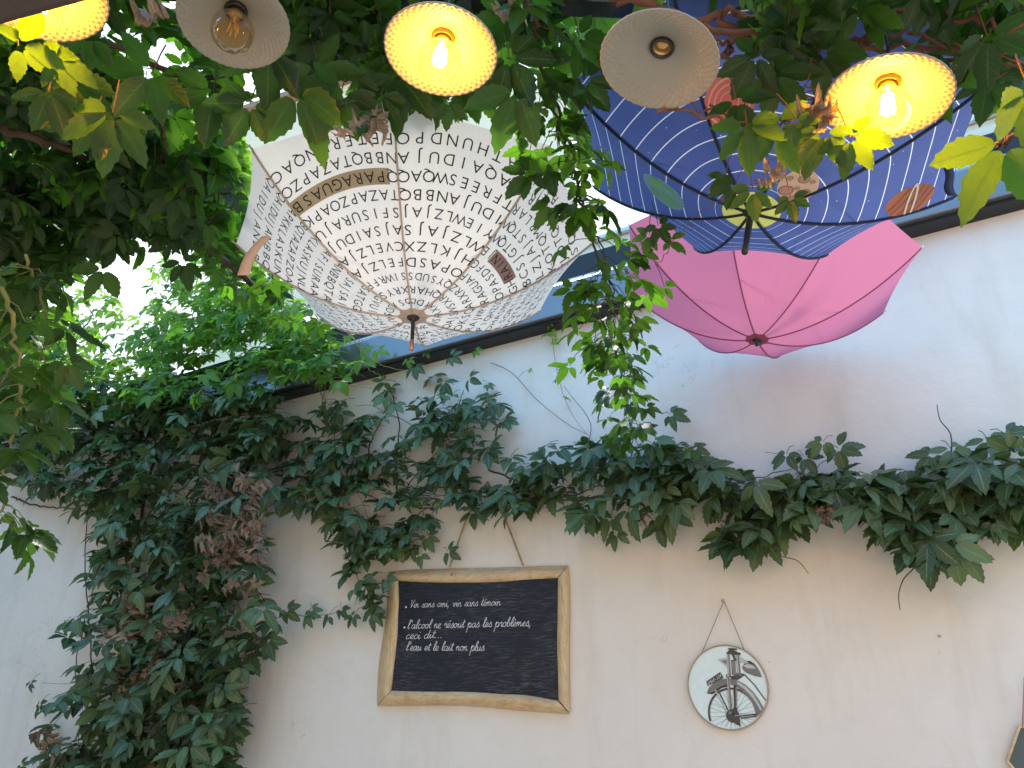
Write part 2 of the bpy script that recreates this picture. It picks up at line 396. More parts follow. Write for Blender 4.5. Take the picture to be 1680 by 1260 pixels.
def sample(P, n, holes=()):
    xs = [p[0] for p in P]; ys = [p[1] for p in P]; out = []; tries = 0
    while len(out) < n and tries < n*60:
        tries += 1; x = random.uniform(min(xs), max(xs)); y = random.uniform(min(ys), max(ys))
        if inpoly(x, y, P) and not any(inpoly(x, y, h) for h in holes): out.append((x, y))
    return out
def rv(s=1.0): return RNG.normal(size=3)*s
def smooth_path(pts, m=8):
    pts = [np.array(p, float) for p in pts]; out = []
    for i in range(len(pts)-1):
        p0 = pts[max(i-1, 0)]; p1 = pts[i]; p2 = pts[i+1]; p3 = pts[min(i+2, len(pts)-1)]
        for k in range(m):
            t_ = k/m; out.append(.5*((2*p1)+(-p0+p2)*t_+(2*p0-5*p1+4*p2-p3)*t_**2+(-p0+3*p1-3*p2+p3)*t_**3))
    out.append(pts[-1]); return out
def wander(pts, amp, m=8):
    q = smooth_path(pts, m); return [p+rv(amp) for p in q[:1]]+[p+rv(amp) for p in q[1:]]

def stalks(fo, mn, root):
    if fo.pet.v: tag(fo.pet.build('leaf_stalks', M[mn], root), kind='stuff')
def wall_vine(name, label, polys, mat, L=(.075, .13), stems=(), dry=None, loose=(), holes=(), extra=None, stem_mat_='stem', cat='climbing plant', thick=.2):
    """leaves held out from the wall: polys = [(polygon, count, offset range)]"""
    x0, y0 = polys[0][0][0]; p0, _ = wallpt(x0, y0, .0)
    root = empty(name, p0, label, cat); fo = Foliage(); st = MB()
    for (P, n, (o0, o1)) in polys:
        for (x, y) in sample(P, n, holes):
            off = o0+(o1-o0)*random.random()**1.3; p, nn = wallpt(x, y, off)
            side = np.cross(nn, ZZ)
            nrm = nn*random.uniform(.15, .85)+ZZ*random.uniform(.35, 1.1)+rv(.26)
            d = -ZZ*random.uniform(.0, .8)+side*random.uniform(-1, 1)+nn*random.uniform(.1, .8)
            q = p-norm(d)*random.uniform(.03, .09)-nn*min(off*.6, .07)
            fo.leaf(p, nrm, d, random.uniform(*L), pet=q)
    for (P, n, orng) in polys:
        for _ in range(max(2, n//28)):
            (x, y), = sample(P, 1); a_ = random.uniform(0, 2*pi); tw = []
            for _k in range(5):
                tw.append(wallpt(x, y, random.uniform(.015, orng[1]*.5))[0]); a_ += random.uniform(-.6, .6); x += 26*cos(a_); y += 26*sin(a_)
            tw = smooth_path(tw, 4); r0 = random.uniform(.0015, .0035); fo.pet.tube(tw, [r0*(1-.5*i/len(tw)) for i in range(len(tw))], 5)
    for e in loose:
        x, y, off, ln = e[:4]; p, nn = wallpt(x, y, off); side = np.cross(nn, ZZ); dx = e[4] if len(e) > 4 else 0
        d = -ZZ*(1-abs(dx)*.8)-side*dx
        fo.leaf(p, nn+ZZ*.25+rv(.12), d, ln, pet=p-norm(d)*.06-nn*off*.5)
    fo.build('foliage', mat, root)
    for sp in stems:
        pts = [wallpt(x, y, o)[0] for (x, y, o) in sp[0]]; q = wander(pts, .004, 10); r0 = sp[1]; st = MB()
        st.tube(q, [r0*(1-.6*i/len(q)) for i in range(len(q))], 6); st.build('stem', M[stem_mat_], root)
    stalks(fo, stem_mat_, root)
    if dry:
        df = Foliage()
        for (P, n, (o0, o1)) in dry:
            for (x, y) in sample(P, n):
                p, nn = wallpt(x, y, random.uniform(o0, o1)); df.leaf(p, nn+rv(.6), -ZZ+rv(.35), random.uniform(.05, .085))
        df.build('dry_leaves', M['leaf_dry'], root, DRY)
    return root

def air_vine(name, label, polys, mat, L=(.08, .12), paths=(), loose=(), dry=(), holes=(), smat='stem', up=.9, cat='climbing plant', ks=1):
    """overhead leaves: polys = [(polygon, count, z range)] ; paths = ([(px,py,dist)], radius, leaves, spread)"""
    root = None; fo = Foliage(); st = MB(); df = Foliage()
    first = polys[0][0][0] if polys else paths[0][0][0][:2]
    p0 = at_z(first[0], first[1], 3.1) if polys else at(*paths[0][0][0]); root = empty(name, p0, label, cat)
    for (P, n, (z0, z1)) in polys:
        for (x, y) in sample(P, n, holes):
            p = at_z(x, y, random.uniform(z0, z1)); q_ = random.uniform(0, 2*pi)
            nrm = ZZ*up+rv(.42); d = np.array([cos(q_), sin(q_), -random.uniform(0, 1.3)])
            fo.leaf(p, nrm, d, random.uniform(*L), pet=p-norm(d)*random.uniform(.03, .07)+ZZ*.02)
    for (pp, r0, nl, sp) in paths:
        q = wander([at(e[0], e[1], e[2]*ks) for e in pp], .006, 10); st = MB(); st.tube(q, [r0*(1-.5*i/len(q)) for i in range(len(q))], 6); st.build('stem', M[smat], root)
        for k in range(nl):
            c = q[int(random.random()*(len(q)-1))]; a_ = random.uniform(0, 2*pi); rad = random.uniform(.3, 1)*sp
            d = np.array([cos(a_), sin(a_)*.8, -random.uniform(.2, 1.1)]); p = c+d*rad
            fo.leaf(p, ZZ*.7-np.array([0, .35, 0])+np.array([cos(a_), sin(a_), 0])*.4+rv(.3), d, random.uniform(*L), pet=c)
    for e in loose:
        x, y, ds, ln = e[:4]; ax = e[4] if len(e) > 4 else 0
        p = at(x, y, ds*ks); v_ = norm(CAM-p); d = -ZZ*(1-abs(ax)*.9)+np.array([ax, 0, 0])
        fo.leaf(p, -v_*.75+ZZ*.6+rv(.18), d, ln, tint=e[5] if len(e) > 5 else None, k=e[6] if len(e) > 6 else None, pet=p-norm(d)*.05+ZZ*.03)
    for (x, y, ds, ln) in dry:
        df.leaf(at(x, y, ds*ks), rv(1), -ZZ+rv(.25), ln)
    fo.build('foliage', mat, root)
    stalks(fo, smat, root)
    df.build('dry_leaves', M['leaf_dry'], root, DRY)
    return root

# --- vines on the walls
wall_vine('wall_vine', 'thick dark green creeper column with brown withered leaves, climbing the left corner of the wall', [
    ([(150, 640), (440, 650), (450, 760), (430, 900), (420, 960), (455, 1040), (400, 1100), (390, 1180), (370, 1290), (70, 1290), (90, 1150), (130, 1120), (110, 1040), (150, 940), (160, 850), (70, 800), (20, 740), (60, 650)], 540, (.03, .42)),
    ([(170, 660), (420, 660), (420, 900), (370, 1260), (120, 1260), (160, 1000)], 300, (.02, .22)),
    ([(-60, 640), (160, 620), (170, 790), (80, 800), (-60, 760)], 130, (.1, .45)),
    ([(120, 620), (300, 620), (460, 650), (450, 720), (140, 740)], 110, (.18, .4)),
    ], M['leaf_wall'], (.08, .155),
    stems=[([(230, 1300, .05), (210, 1150, .06), (225, 950, .05), (240, 800, .06), (300, 640, .08)], .018),
           ([(300, 1300, .04), (330, 1100, .05), (300, 900, .05), (350, 700, .06)], .011),
           ([(130, 1260, .04), (150, 1100, .05), (140, 900, .03), (160, 760, .05)], .006),
           ([(145, 1180, .04), (125, 1100, .03), (150, 980, .03), (190, 900, .05)], .004),
           ([(20, 815, .03), (60, 830, .03), (120, 835, .03), (200, 850, .05)], .007),
           ([(360, 900, .1), (440, 990, .12), (500, 1010, .1), (560, 1005, .08)], .003)],
    dry=[([(355, 770), (430, 770), (430, 960), (330, 960), (330, 860)], 60, (.3, .42)), ([(200, 970), (230, 970), (230, 1030), (195, 1030)], 7, (.36, .42)),
         ([(170, 1000), (330, 960), (300, 1150), (180, 1150)], 14, (.2, .34)), ([(60, 1190), (110, 1190), (100, 1260), (60, 1260)], 6, (.1, .3))],
    loose=[(65, 1155, .1, .09), (50, 1120, .1, .06), (470, 1000, .15, .09, .6), (505, 1010, .12, .075, .5), (110, 1020, .15, .1, -.5), (385, 1165, .2, .075, .4), (440, 1050, .2, .12, .5), (400, 1000, .3, .13, .3),
           (300, 1060, .35, .15, .1), (270, 1100, .36, .14, -.2), (35, 1255, .1, .07, .6)])
wall_vine('wall_vine', 'green creeper spray fanning over the wall above and left of the chalkboard', [
    ([(440, 670), (560, 650), (650, 615), (770, 615), (820, 660), (840, 730), (890, 770), (890, 840), (820, 850), (720, 830), (700, 860), (640, 900), (560, 880), (540, 850), (450, 820)], 215, (.02, .22)),
    ([(540, 850), (640, 860), (700, 900), (640, 915), (625, 1000), (600, 1020), (570, 960)], 34, (.02, .16)),
    ([(440, 690), (560, 680), (620, 760), (540, 830), (450, 800)], 40, (.02, .14)),
    ], M['leaf_wall'], (.075, .135), holes=[[(600, 690), (640, 700), (640, 740), (590, 730)], [(760, 760), (810, 740), (830, 780), (770, 800)], [(480, 830), (520, 830), (520, 880), (470, 880)]],
    stems=[([(655, 830, .03), (650, 760, .03), (655, 690, .04), (640, 640, .05)], .006), ([(620, 830, .03), (680, 815, .03), (720, 800, .03), (850, 815, .04)], .006),
           ([(450, 780, .04), (540, 790, .03), (620, 820, .03)], .006), ([(600, 800, .03), (610, 720, .03), (650, 660, .03)], .005), ([(720, 720, .03), (750, 670, .03), (760, 640, .04)], .004),
           ([(560, 880, .03), (590, 960, .04), (610, 1020, .04)], .003), ([(640, 840, .03), (690, 770, .03), (740, 720, .03)], .004), ([(555, 830, .02), (580, 760, .02), (560, 700, .02)], .004)],
    loose=[(700, 880, .1, .085, .3), (655, 895, .09, .09, -.5), (735, 905, .08, .08, .7), (690, 910, .1, .07, .2), (610, 995, .08, .085, .3), (620, 1010, .06, .06, .3), (580, 1010, .08, .07, -.4), (565, 870, .12, .1, -.3),
           (755, 660, .1, .09, .6), (830, 690, .08, .07, .8), (510, 1000, .08, .07, .5), (540, 1010, .08, .06, -.3), (560, 1000, .06, .06, .5), (680, 600, .1, .09, .1), (740, 585, .12, .075, .7), (560, 660, .12, .1, -.6), (800, 630, .05, .05, .6)],
    dry=[([(735, 715), (752, 715), (752, 735), (735, 735)], 2, (.08, .12))])
wall_vine('wall_vine', 'long belt of creeper running level across the wall to the right edge', [
    ([(840, 745), (960, 715), (1010, 700), (1090, 710), (1150, 755), (1250, 780), (1300, 760), (1380, 765), (1480, 790), (1520, 760), (1600, 745), (1700, 730), (1700, 860), (1580, 870), (1560, 900), (1500, 880), (1430, 870), (1400, 820), (1340, 840), (1260, 880), (1180, 855), (1100, 825), (1020, 850), (960, 850), (920, 830), (860, 810)], 225, (.03, .28)),
    ([(960, 740), (1100, 730), (1200, 790), (1330, 790), (1400, 790), (1700, 770), (1700, 850), (1500, 840), (1400, 820), (1250, 835), (1080, 800)], 170, (.02, .2)),
    ([(1430, 850), (1600, 850), (1560, 925), (1500, 915)], 26, (.1, .3)), ([(1180, 850), (1290, 850), (1240, 905), (1190, 895)], 12, (.1, .25)),
    ], M['leaf_wall'], (.075, .155),
    stems=[([(850, 815, .04), (960, 820, .05), (1040, 790, .06), (1100, 790, .06), (1200, 800, .06)], .006), ([(800, 770, .03), (850, 790, .05), (900, 820, .05), (980, 800, .06), (1080, 770, .06)], .005),
           ([(1100, 800, .05), (1250, 810, .05), (1400, 820, .05), (1550, 800, .06), (1700, 790, .06)], .008), ([(1490, 790, .05), (1580, 770, .06), (1700, 755, .06)], .005),
           ([(1180, 800, .05), (1260, 780, .05), (1330, 762, .06)], .003), ([(1000, 800, .06), (1030, 760, .06), (1040, 700, .07)], .005)],
    loose=[(1000, 850, .12, .1, -.2), (975, 845, .1, .09, -.5), (1010, 875, .1, .08, 0), (1200, 885, .15, .11, -.2), (1235, 895, .12, .08, .2), (1100, 840, .15, .12, 0), (1080, 860, .12, .11, 0), (1560, 890, .3, .14, 0), (1530, 900, .25, .13, -.2), (1575, 905, .2, .12, .3),
           (1375, 735, .15, .11, .6), (1350, 725, .14, .08, -.5), (1290, 745, .1, .09, -.4), (1320, 750, .1, .08, .4), (1530, 745, .12, .1, -.6), (1560, 735, .12, .11, .3), (1620, 720, .12, .12, .2), (1650, 712, .12, .11, .5), (1100, 680, .1, .09, .7), (1140, 735, .08, .07, .8)],
    dry=[([(1335, 820), (1375, 820), (1375, 850), (1335, 850)], 3, (.25, .3)), ([(1035, 820), (1060, 820), (1060, 850), (1035, 850)], 2, (.2, .25))])
# bright mass along the gutter and over the wall top, left
wall_vine('gutter_vine', 'bright backlit creeper heaped over the left end of the dark gutter', [
    ([(-20, 520), (60, 540), (130, 530), (230, 545), (330, 520), (400, 470), (440, 460), (540, 560), (600, 590), (560, 625), (470, 630), (400, 650), (150, 660), (-20, 660)], 520, (.05, .5)),
    ([(100, 470), (300, 480), (420, 470), (430, 560), (200, 570), (90, 540)], 130, (-.15, .3)), ([(-60, 560), (200, 560), (260, 640), (200, 730), (-60, 780)], 190, (-.1, .35)), ([(-60, 540), (120, 520), (200, 640), (-60, 720)], 130, (.1, .4)),
    ([(250, 430), (345, 430), (350, 580), (230, 620)], 150, (-.1, .4)), ([(-20, 430), (90, 470), (150, 600), (-20, 700)], 90, (.0, .3)),
    ([(330, 430), (440, 430), (560, 560), (520, 610), (430, 600), (340, 540)], 190, (.2, .55)),
    ], M['leaf_bright'], (.07, .115), stem_mat_='stem_green',
    stems=[([(470, 450, .5), (500, 560, .45), (540, 620, .4), (590, 635, .38), (640, 640, .38)], .003), ([(500, 540, .45), (520, 600, .4), (560, 635, .36), (545, 640, .36)], .002),
           ([(590, 555, .4), (600, 600, .34), (640, 625, .3)], .0025), ([(120, 560, .2), (150, 520, .2), (140, 500, .2)], .008), ([(560, 530, .4), (610, 590, .3), (670, 610, .2)], .003), ([(425, 500, .4), (470, 600, .36), (520, 635, .34)], .002)],
    loose=[(620, 575, .2, .08, .4), (600, 570, .25, .08, -.2), (670, 590, .2, .05, .1), (700, 575, .1, .05, .3), (570, 550, .3, .06, .3), (780, 575, .1, .05, .5), (905, 545, .05, .045, .5), (900, 525, .08, .05, -.3)])
# --- overhead
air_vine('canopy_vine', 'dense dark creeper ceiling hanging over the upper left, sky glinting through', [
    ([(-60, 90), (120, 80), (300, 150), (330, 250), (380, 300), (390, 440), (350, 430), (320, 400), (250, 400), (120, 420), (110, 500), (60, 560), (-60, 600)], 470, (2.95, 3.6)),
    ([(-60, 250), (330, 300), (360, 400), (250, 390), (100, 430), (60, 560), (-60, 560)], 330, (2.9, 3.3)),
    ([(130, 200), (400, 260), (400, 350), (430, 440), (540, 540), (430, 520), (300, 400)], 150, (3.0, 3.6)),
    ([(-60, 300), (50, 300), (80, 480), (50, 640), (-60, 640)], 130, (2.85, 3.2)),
    ([(-1300, -500), (-60, -700), (-60, 540), (-700, 560)], 620, (3.0, 3.7)),  # unseen leaves added outside the view to shade the lower left wall
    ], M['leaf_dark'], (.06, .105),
    paths=[([(240, 260, 2.6), (290, 320, 2.7), (340, 400, 2.9), (430, 480, 3.2)], .02, 0, 0), ([(-40, 200, 2.3), (120, 250, 2.5), (260, 300, 2.7)], .012, 0, 0), ([(265, 150, 2.3), (270, 230, 2.4), (265, 270, 2.5)], .006, 0, 0)],
    loose=[(300, 430, 2.8, .09, .2), (170, 440, 2.8, .1, -.2)])
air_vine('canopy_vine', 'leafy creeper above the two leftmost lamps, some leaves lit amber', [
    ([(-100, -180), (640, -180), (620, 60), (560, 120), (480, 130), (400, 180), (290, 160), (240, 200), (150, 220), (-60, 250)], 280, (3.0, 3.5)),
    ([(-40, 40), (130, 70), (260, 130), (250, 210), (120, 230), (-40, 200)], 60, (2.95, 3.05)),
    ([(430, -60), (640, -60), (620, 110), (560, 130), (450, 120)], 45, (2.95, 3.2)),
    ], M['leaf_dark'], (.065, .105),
    paths=[([(-60, 30, 2.0), (150, 60, 2.1), (330, 130, 2.2), (480, 60, 2.2), (640, 40, 2.2)], .009, 10, .05)],
    loose=[(485, 150, 1.75, .135, 0, .6, 2), (410, 170, 1.85, .10, -.2), (440, 80, 1.8, .12, 0), (560, 150, 1.8, .12, -.2), (520, 110, 1.85, .11, .3), (80, 150, 1.7, .085, .2, .3), (120, 135, 1.75, .09, .3, .4), (185, 185, 1.65, .11, .1, .5), (150, 60, 1.75, .08, -.3, .4), (30, 75, 1.6, .085, .5, .5), (90, 100, 1.6, .07, .3, .4), (150, 190, 1.7, .09, -.3, .2), (350, 150, 1.9, .11, .1), (250, 120, 1.8, .12, -.2)],
    dry=[(568, 205, 1.75, .05), (600, 190, 1.8, .05), (255, 30, 1.7, .05)])
air_vine('canopy_vine', 'bright translucent creeper patch beside the left rim of the lettered umbrella', [
    ([(250, 150), (390, 190), (405, 320), (370, 400), (280, 330)], 70, (3.3, 3.9)), ([(330, 190), (385, 215), (392, 330), (350, 330)], 26, (3.1, 3.3))], M['leaf_bright'], (.08, .12), smat='stem_green')
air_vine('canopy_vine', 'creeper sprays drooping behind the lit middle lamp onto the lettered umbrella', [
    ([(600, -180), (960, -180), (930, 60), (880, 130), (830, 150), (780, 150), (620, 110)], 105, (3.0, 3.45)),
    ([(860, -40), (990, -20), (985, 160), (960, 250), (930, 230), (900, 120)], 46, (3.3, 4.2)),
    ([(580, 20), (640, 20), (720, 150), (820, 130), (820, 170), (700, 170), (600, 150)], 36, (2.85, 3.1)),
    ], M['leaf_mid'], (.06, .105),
    paths=[([(560, 10, 2.0), (700, 20, 2.1), (850, 30, 2.1), (1000, 90, 2.1)], .008, 8, .05), ([(860, 10, 2.0), (900, 50, 2.05), (990, 110, 2.1)], .006, 4, .05)],
    loose=[(650, 120, 1.8, .12, -.1), (690, 145, 1.85, .07, .1), (735, 165, 1.85, .06, 0), (850, 150, 1.8, .13, -.1), (835, 95, 1.85, .11, .2), (880, 110, 1.9, .11, .1), (755, 140, 1.9, .09, .2), (625, 155, 1.8, .09, -.3), (950, 60, 2.0, .1, .2), (910, 30, 2.1, .1, -.2), (960, 130, 2.0, .09, .3)],
    dry=[(612, 190, 1.75, .055), (838, 15, 1.8, .05)])
air_vine('canopy_vine', 'creeper and reddish shoots over the blue planet umbrella at the upper right', [
    ([(960, -180), (1760, -180), (1720, 90), (1620, 70), (1560, 40), (1340, 20), (1330, 70), (1260, 80), (1230, 20), (1180, -20), (1000, -20)], 150, (2.9, 3.2)),
    ([(1200, -60), (1700, -60), (1700, 60), (1560, 50), (1330, 40), (1320, 60), (1260, 60)], 50, (2.66, 2.8)),
    ([(1590, 60), (1720, 60), (1720, 170), (1650, 150)], 20, (2.66, 3.0)),
    ], M['leaf_dark'], (.06, .105), smat='stem_red',
    ks=.9, paths=[([(1080, 178, 1.72), (1200, 195, 1.75), (1290, 200, 1.75), (1360, 190, 1.78)], .0035, 0, 0), ([(1100, 170, 1.76), (1200, 185, 1.78), (1290, 198, 1.78), (1330, 150, 1.78), (1330, 100, 1.8)], .0025, 0, 0),
           ([(1110, 30, 1.85), (1250, 60, 1.85), (1400, 75, 1.85), (1560, 100, 1.9), (1700, 110, 1.9)], .007, 6, .05), ([(1180, 70, 1.9), (1240, 55, 1.9), (1300, 60, 1.9)], .006, 0, 0),
           ([(940, -20, 2.0), (1080, 15, 1.98), (1230, 48, 1.95), (1390, 66, 1.95), (1560, 84, 1.95), (1730, 80, 1.95)], .010, 0, 0), ([(1180, 20, 1.95), (1270, 30, 1.93), (1400, 10, 1.9), (1560, 30, 1.9), (1720, 50, 1.9)], .007, 0, 0),
           ([(1350, 120, 1.86), (1440, 62, 1.88), (1560, 66, 1.9), (1700, 118, 1.9)], .005, 0, 0), ([(1190, 95, 1.9), (1215, 60, 1.92), (1260, 50, 1.94)], .006, 0, 0), ([(1500, 110, 1.9), (1600, 125, 1.9), (1720, 128, 1.9)], .004, 0, 0),
           ([(1700, 180, 1.7), (1655, 230, 1.7), (1640, 245, 1.7)], .004, 0, 0), ([(1180, 330, 1.95), (1240, 300, 1.9), (1300, 250, 1.85), (1380, 230, 1.8)], .0015, 0, 0), ([(1080, 430, 2.05), (1140, 360, 2.0), (1180, 330, 1.95)], .0012, 0, 0)],
    loose=[(1208, 165, 1.75, .075, .1), (1225, 205, 1.72, .085, -.1), (1275, 205, 1.74, .09, .1), (1270, 120, 1.8, .09, .2), (1240, 90, 1.8, .08, -.3), (1300, 60, 1.8, .09, 0), (1345, 90, 1.8, .09, .2), (1352, 218, 1.7, .075, -.1, .5, 1), (1395, 225, 1.7, .075, .2, .5, 4), (1310, 205, 1.65, .04, .4, .6),
           (1650, 232, 1.62, .115, -.3, .7, 2), (1690, 150, 1.65, .10, 0), (1620, 60, 1.8, .09, 0), (1235, 312, 1.9, .06, 0), (1205, 305, 1.92, .05, -.6), (1298, 325, 1.85, .045, .1), (1190, 290, 1.95, .04, -.4)],
    dry=[(1258, 290, 1.8, .045), (1292, 262, 1.8, .04), (1325, 195, 1.68, .05), (1350, 180, 1.7, .05)])
air_vine('hanging_vine', 'long creeper strand hanging between lettered and blue umbrellas down to the wall', [], M['leaf_dark'], (.05, .085),
    paths=[([(858, -10, 1.8), (890, 100, 1.9), (920, 210, 1.95), (945, 300, 2.0), (975, 400, 2.1), (1000, 490, 2.3), (1010, 560, 2.6), (1025, 640, 3.0), (1040, 720, 3.6)], .0045, 34, .09),
           ([(900, 150, 1.92), (930, 260, 1.97), (965, 350, 2.03), (990, 420, 2.15), (1005, 520, 2.4), (1020, 600, 2.75), (1035, 700, 3.4)], .003, 36, .11),
           ([(985, 430, 2.15), (1000, 500, 2.35), (1012, 580, 2.65), (1030, 660, 3.05), (1045, 730, 3.5)], .003, 46, .12)],
    loose=[(870, 245, 1.9, .07, -.2), (868, 285, 1.9, .075, -.3), (905, 335, 1.95, .07, -.3), (1080, 370, 2.05, .055, .2), (1100, 395, 2.05, .055, .3), (1065, 385, 2.05, .05, -.2), (1055, 415, 2.1, .05, 0), (935, 600, 2.7, .08, -.6), (1060, 480, 2.3, .07, .5), (975, 560, 2.55, .08, -.3), (1090, 470, 2.2, .04, .3)])
air_vine('hanging_vine', 'sunlit leaves drooping down the far left edge of the picture', [], M['leaf_mid'], (.07, .105), smat='stem_green',
    paths=[([(-20, 420, 2.0), (20, 520, 2.1), (30, 640, 2.2), (10, 760, 2.3), (0, 860, 2.4)], ( .006), 26, .10), ([(40, 420, 2.2), (75, 520, 2.3), (70, 600, 2.4), (40, 700, 2.4)], .004, 20, .08)])
# thin bare shoots on the upper wall
def shoot(label, pts, leaves, r=.0022, mat='stem_red'):
    root = empty('vine_shoot', onwall(*pts[0][:2], .03), label, 'shoot'); m = MB(); q = smooth_path([onwall(*p) for p in pts], 8)
    m.tube(q, [r*(1-.5*i/len(q)) for i in range(len(q))], 5); fo = Foliage()
    for (x, y, o_, ln, dx) in leaves:
        p = onwall(x, y, o_); j = min(range(len(q)), key=lambda i: np.linalg.norm(q[i]-p)); fo.leaf(p, NW+ZZ*.4+rv(.3), -ZZ*.4+U*dx, ln, pet=q[j])
    m.build('stem', M[mat], root); stalks(fo, mat, root); fo.build('foliage', M['leaf_bright'], root)
shoot('bare curving brown shoot arching over the bright upper wall', [(805, 595, .02), (840, 612, .03), (880, 655, .02), (930, 695, .02), (962, 712, .03)], [(868, 606, .03, .02, .6)])
shoot('thin upright shoot with tiny pale leaves on the bright upper wall', [(905, 548, .05), (912, 600, .04), (925, 650, .03), (945, 690, .03), (975, 725, .05)], [(898, 548, .06, .04, -.6), (920, 603, .05, .035, .7), (912, 622, .05, .03, -.6), (930, 652, .04, .035, .5), (908, 560, .05, .035, .7)], .0016)

# ------------------------------------------------------------------ umbrellas
def rotm(tx, ty):
    a = np.array([[1, 0, 0], [0, cos(tx), -sin(tx)], [0, sin(tx), cos(tx)]]); b = np.array([[cos(ty), 0, sin(ty)], [0, 1, 0], [-sin(ty), 0, cos(ty)]]); return a@b
class Brolly:
    """canopy hung upside down: hub at the bottom, rim above. plan coords are in metres around the hub"""
    def __init__(s, q, R, pw=2.0, scal=.05, sag=.035):
        s.hub = np.array(q[:3]); s.dep = q[3]; s.rt = q[4]; s.Rm = rotm(q[5], q[6]); s.R = R; s.pw = pw; s.scal = scal; s.sag = sag
    def gore(s, th):
        a = ((th-s.rt) % (2*pi))/(pi/4); k = int(a) % 8; return k, a-int(a)
    def edge(s, th):
        k, u = s.gore(th); dl = (u-.5)*pi/4; e = s.R*cos(pi/8)/cos(dl); return e*(1-s.scal*(1-(2*u-1)**2))
    def plan(s, x, y, off=0):
        r = sqrt(x*x+y*y); th = atan2(y, x); k, u = s.gore(th); ed = s.edge(th); sn = r/ed
        z = s.dep*sn**s.pw
        z += s.sag*s.R*sn*sn*(1-sn*.6)*(4*u*(1-u))             # panels pull flat between the ribs
        p = np.array([x, y, z])
        if off:
            e = 1e-3; px = s.loc(x+e, y)-p; py = s.loc(x, y+e)-p; n = norm(np.cross(px, py)); p = p-n*off
        return p
    def loc(s, x, y):
        return s.plan(x, y, 0)
    def P(s, x, y, off=0): return s.hub+s.Rm@s.plan(x, y, off)
    def L(s, p): return s.hub+s.Rm@np.array(p, float)
def canopy(br, root, mat, ns=26, nu=10):
    V = []; F = []; A_ = []
    for k in range(8):
        b0 = len(V)
        for i in range(ns+1):
            sn = max(i/ns, .012)
            for j in range(nu+1):
                th = br.rt+(k+j/nu*.99999)*pi/4; r = sn*br.edge(th); V.append(br.P(r*cos(th), r*sin(th)))
                A_.append((sn, r/br.R, j/nu, 1))
        for i in range(ns):
            for j in range(nu):
                a = b0+i*(nu+1)+j; F.append((a, a+1, a+nu+2, a+nu+1))
    m = MB(); m.add(V, F); o = m.build('canopy', mat, root)
    ca = o.data.color_attributes.new('cloth', 'FLOAT_COLOR', 'POINT'); ca.data.foreach_set('color', np.array(A_, np.float32).ravel()); return o
def umbrella(name, label, q, R, mats, fer, rib_r=.0022, scal=.05, sag=.035, tip_len=.10, handle_up=.55, fer_r=.006, pw=2.0, tips=True, ros=1):
    br = Brolly(q, R, pw, scal, sag); root = empty(name, br.hub, label, 'umbrella', None); cn_ = canopy(br, root, mats['canopy'])
    for k in range(8):
        th = br.rt+k*pi/4; ins = [br.P(sn*R*cos(th), sn*R*sin(th), 0) for sn in np.linspace(.03, 1, 22)]
        m = MB(); m.tube([p+br.Rm@np.array([0, 0, .0035]) for p in ins], rib_r, 6)                       # steel rib inside
        # stitched seam outside
        m2 = MB(); m2.tube([br.P(sn*R*cos(th), sn*R*sin(th), .0016) for sn in np.linspace(.04, .995, 26)], rib_r*1.25, 6)
        rb = m.build('rib', mats['rib'], root); m2.build('seam', mats['seam'], rb)
        if tips:
            m3 = MB(); e = br.P(R*cos(th), R*sin(th)); d = norm(e-br.P(.96*R*cos(th), .96*R*sin(th))); m3.tube([e-d*.006, e+d*.012], [.0032, .002], 8); m3.build('rib_tip', mats['tip'], rb)
        m4 = MB(); m4.tube([br.L([.02*cos(th), .02*sin(th), br.dep*.95]), br.P(.5*R*cos(th), .5*R*sin(th), -.008)], .0017, 5); m4.build('stretcher', mats['rib'], root)
    m = MB(); m.lathe(br.L([0, 0, 0]), br.Rm@np.array([0, 0, 1]), [(0, -.004), (.005, -.003), (.005, handle_up), (0, handle_up)], 12); m.build('shaft', mats['shaft'], root)
    m = MB(); m.lathe(br.L([0, 0, br.dep*.9]), br.Rm@np.array([0, 0, 1]), [(.006, 0), (.013, 0), (.013, .03), (.010, .06), (.006, .06)], 14); m.build('runner', mats['shaft'], root)
    m = MB(); ax = br.Rm@np.array([0, 0, -1.0]); hb = br.L([0, 0, .002])
    m.lathe(hb, ax, [(.004, -.002), (.017, 0), (.019, .006), (.014, .011), (fer_r*1.1, .012), (fer_r, .02), (fer_r*.9, tip_len*.72)], 18); fo_ = m.build('ferrule', mats['ferrule'], root)
    m = MB(); m.lathe(hb+ax*tip_len*.72, ax, [(fer_r*.98, 0), (fer_r*.95, tip_len*.26), (fer_r*.6, tip_len*.29), (0, tip_len*.29)], 14); m.build('ferrule_cap', fer, fo_)
    # little rosette of cloth round the hub
    m = MB(); V = []; F = []
    for i, (rr, oo) in enumerate([(.016*ros, .0045), (.03*ros, .0035), (.043*ros, .002)]):
        for k in range(48): th = 2*pi*k/48; r_ = rr*(1+(.08*cos(8*(th-br.rt)) if i == 2 else 0)); V.append(br.P(r_*cos(th), r_*sin(th), oo))
    for i in range(2):
        for k in range(48): F.append((i*48+k, i*48+(k+1) % 48, (i+1)*48+(k+1) % 48, (i+1)*48+k))
    m.add(V, F); m.build('rosette', mats['seam'], root)
    # hanging string from the shaft
    return br, root, cn_
def cloth(name, col, tcol, tr, rough=.75, seamdark=None):
    t = NT(name); return t.done(fabric(t, t.mix(t.noise(5, 3, .5, t.obj()), tuple(q*.93 for q in col), col), tr, tcol, rough, weave(t, .25)))
M['steel'] = simple('dark_steel', (.12, .12, .125), .35, .8); M['black_plastic'] = simple('black_plastic', (.012, .012, .013), .3)
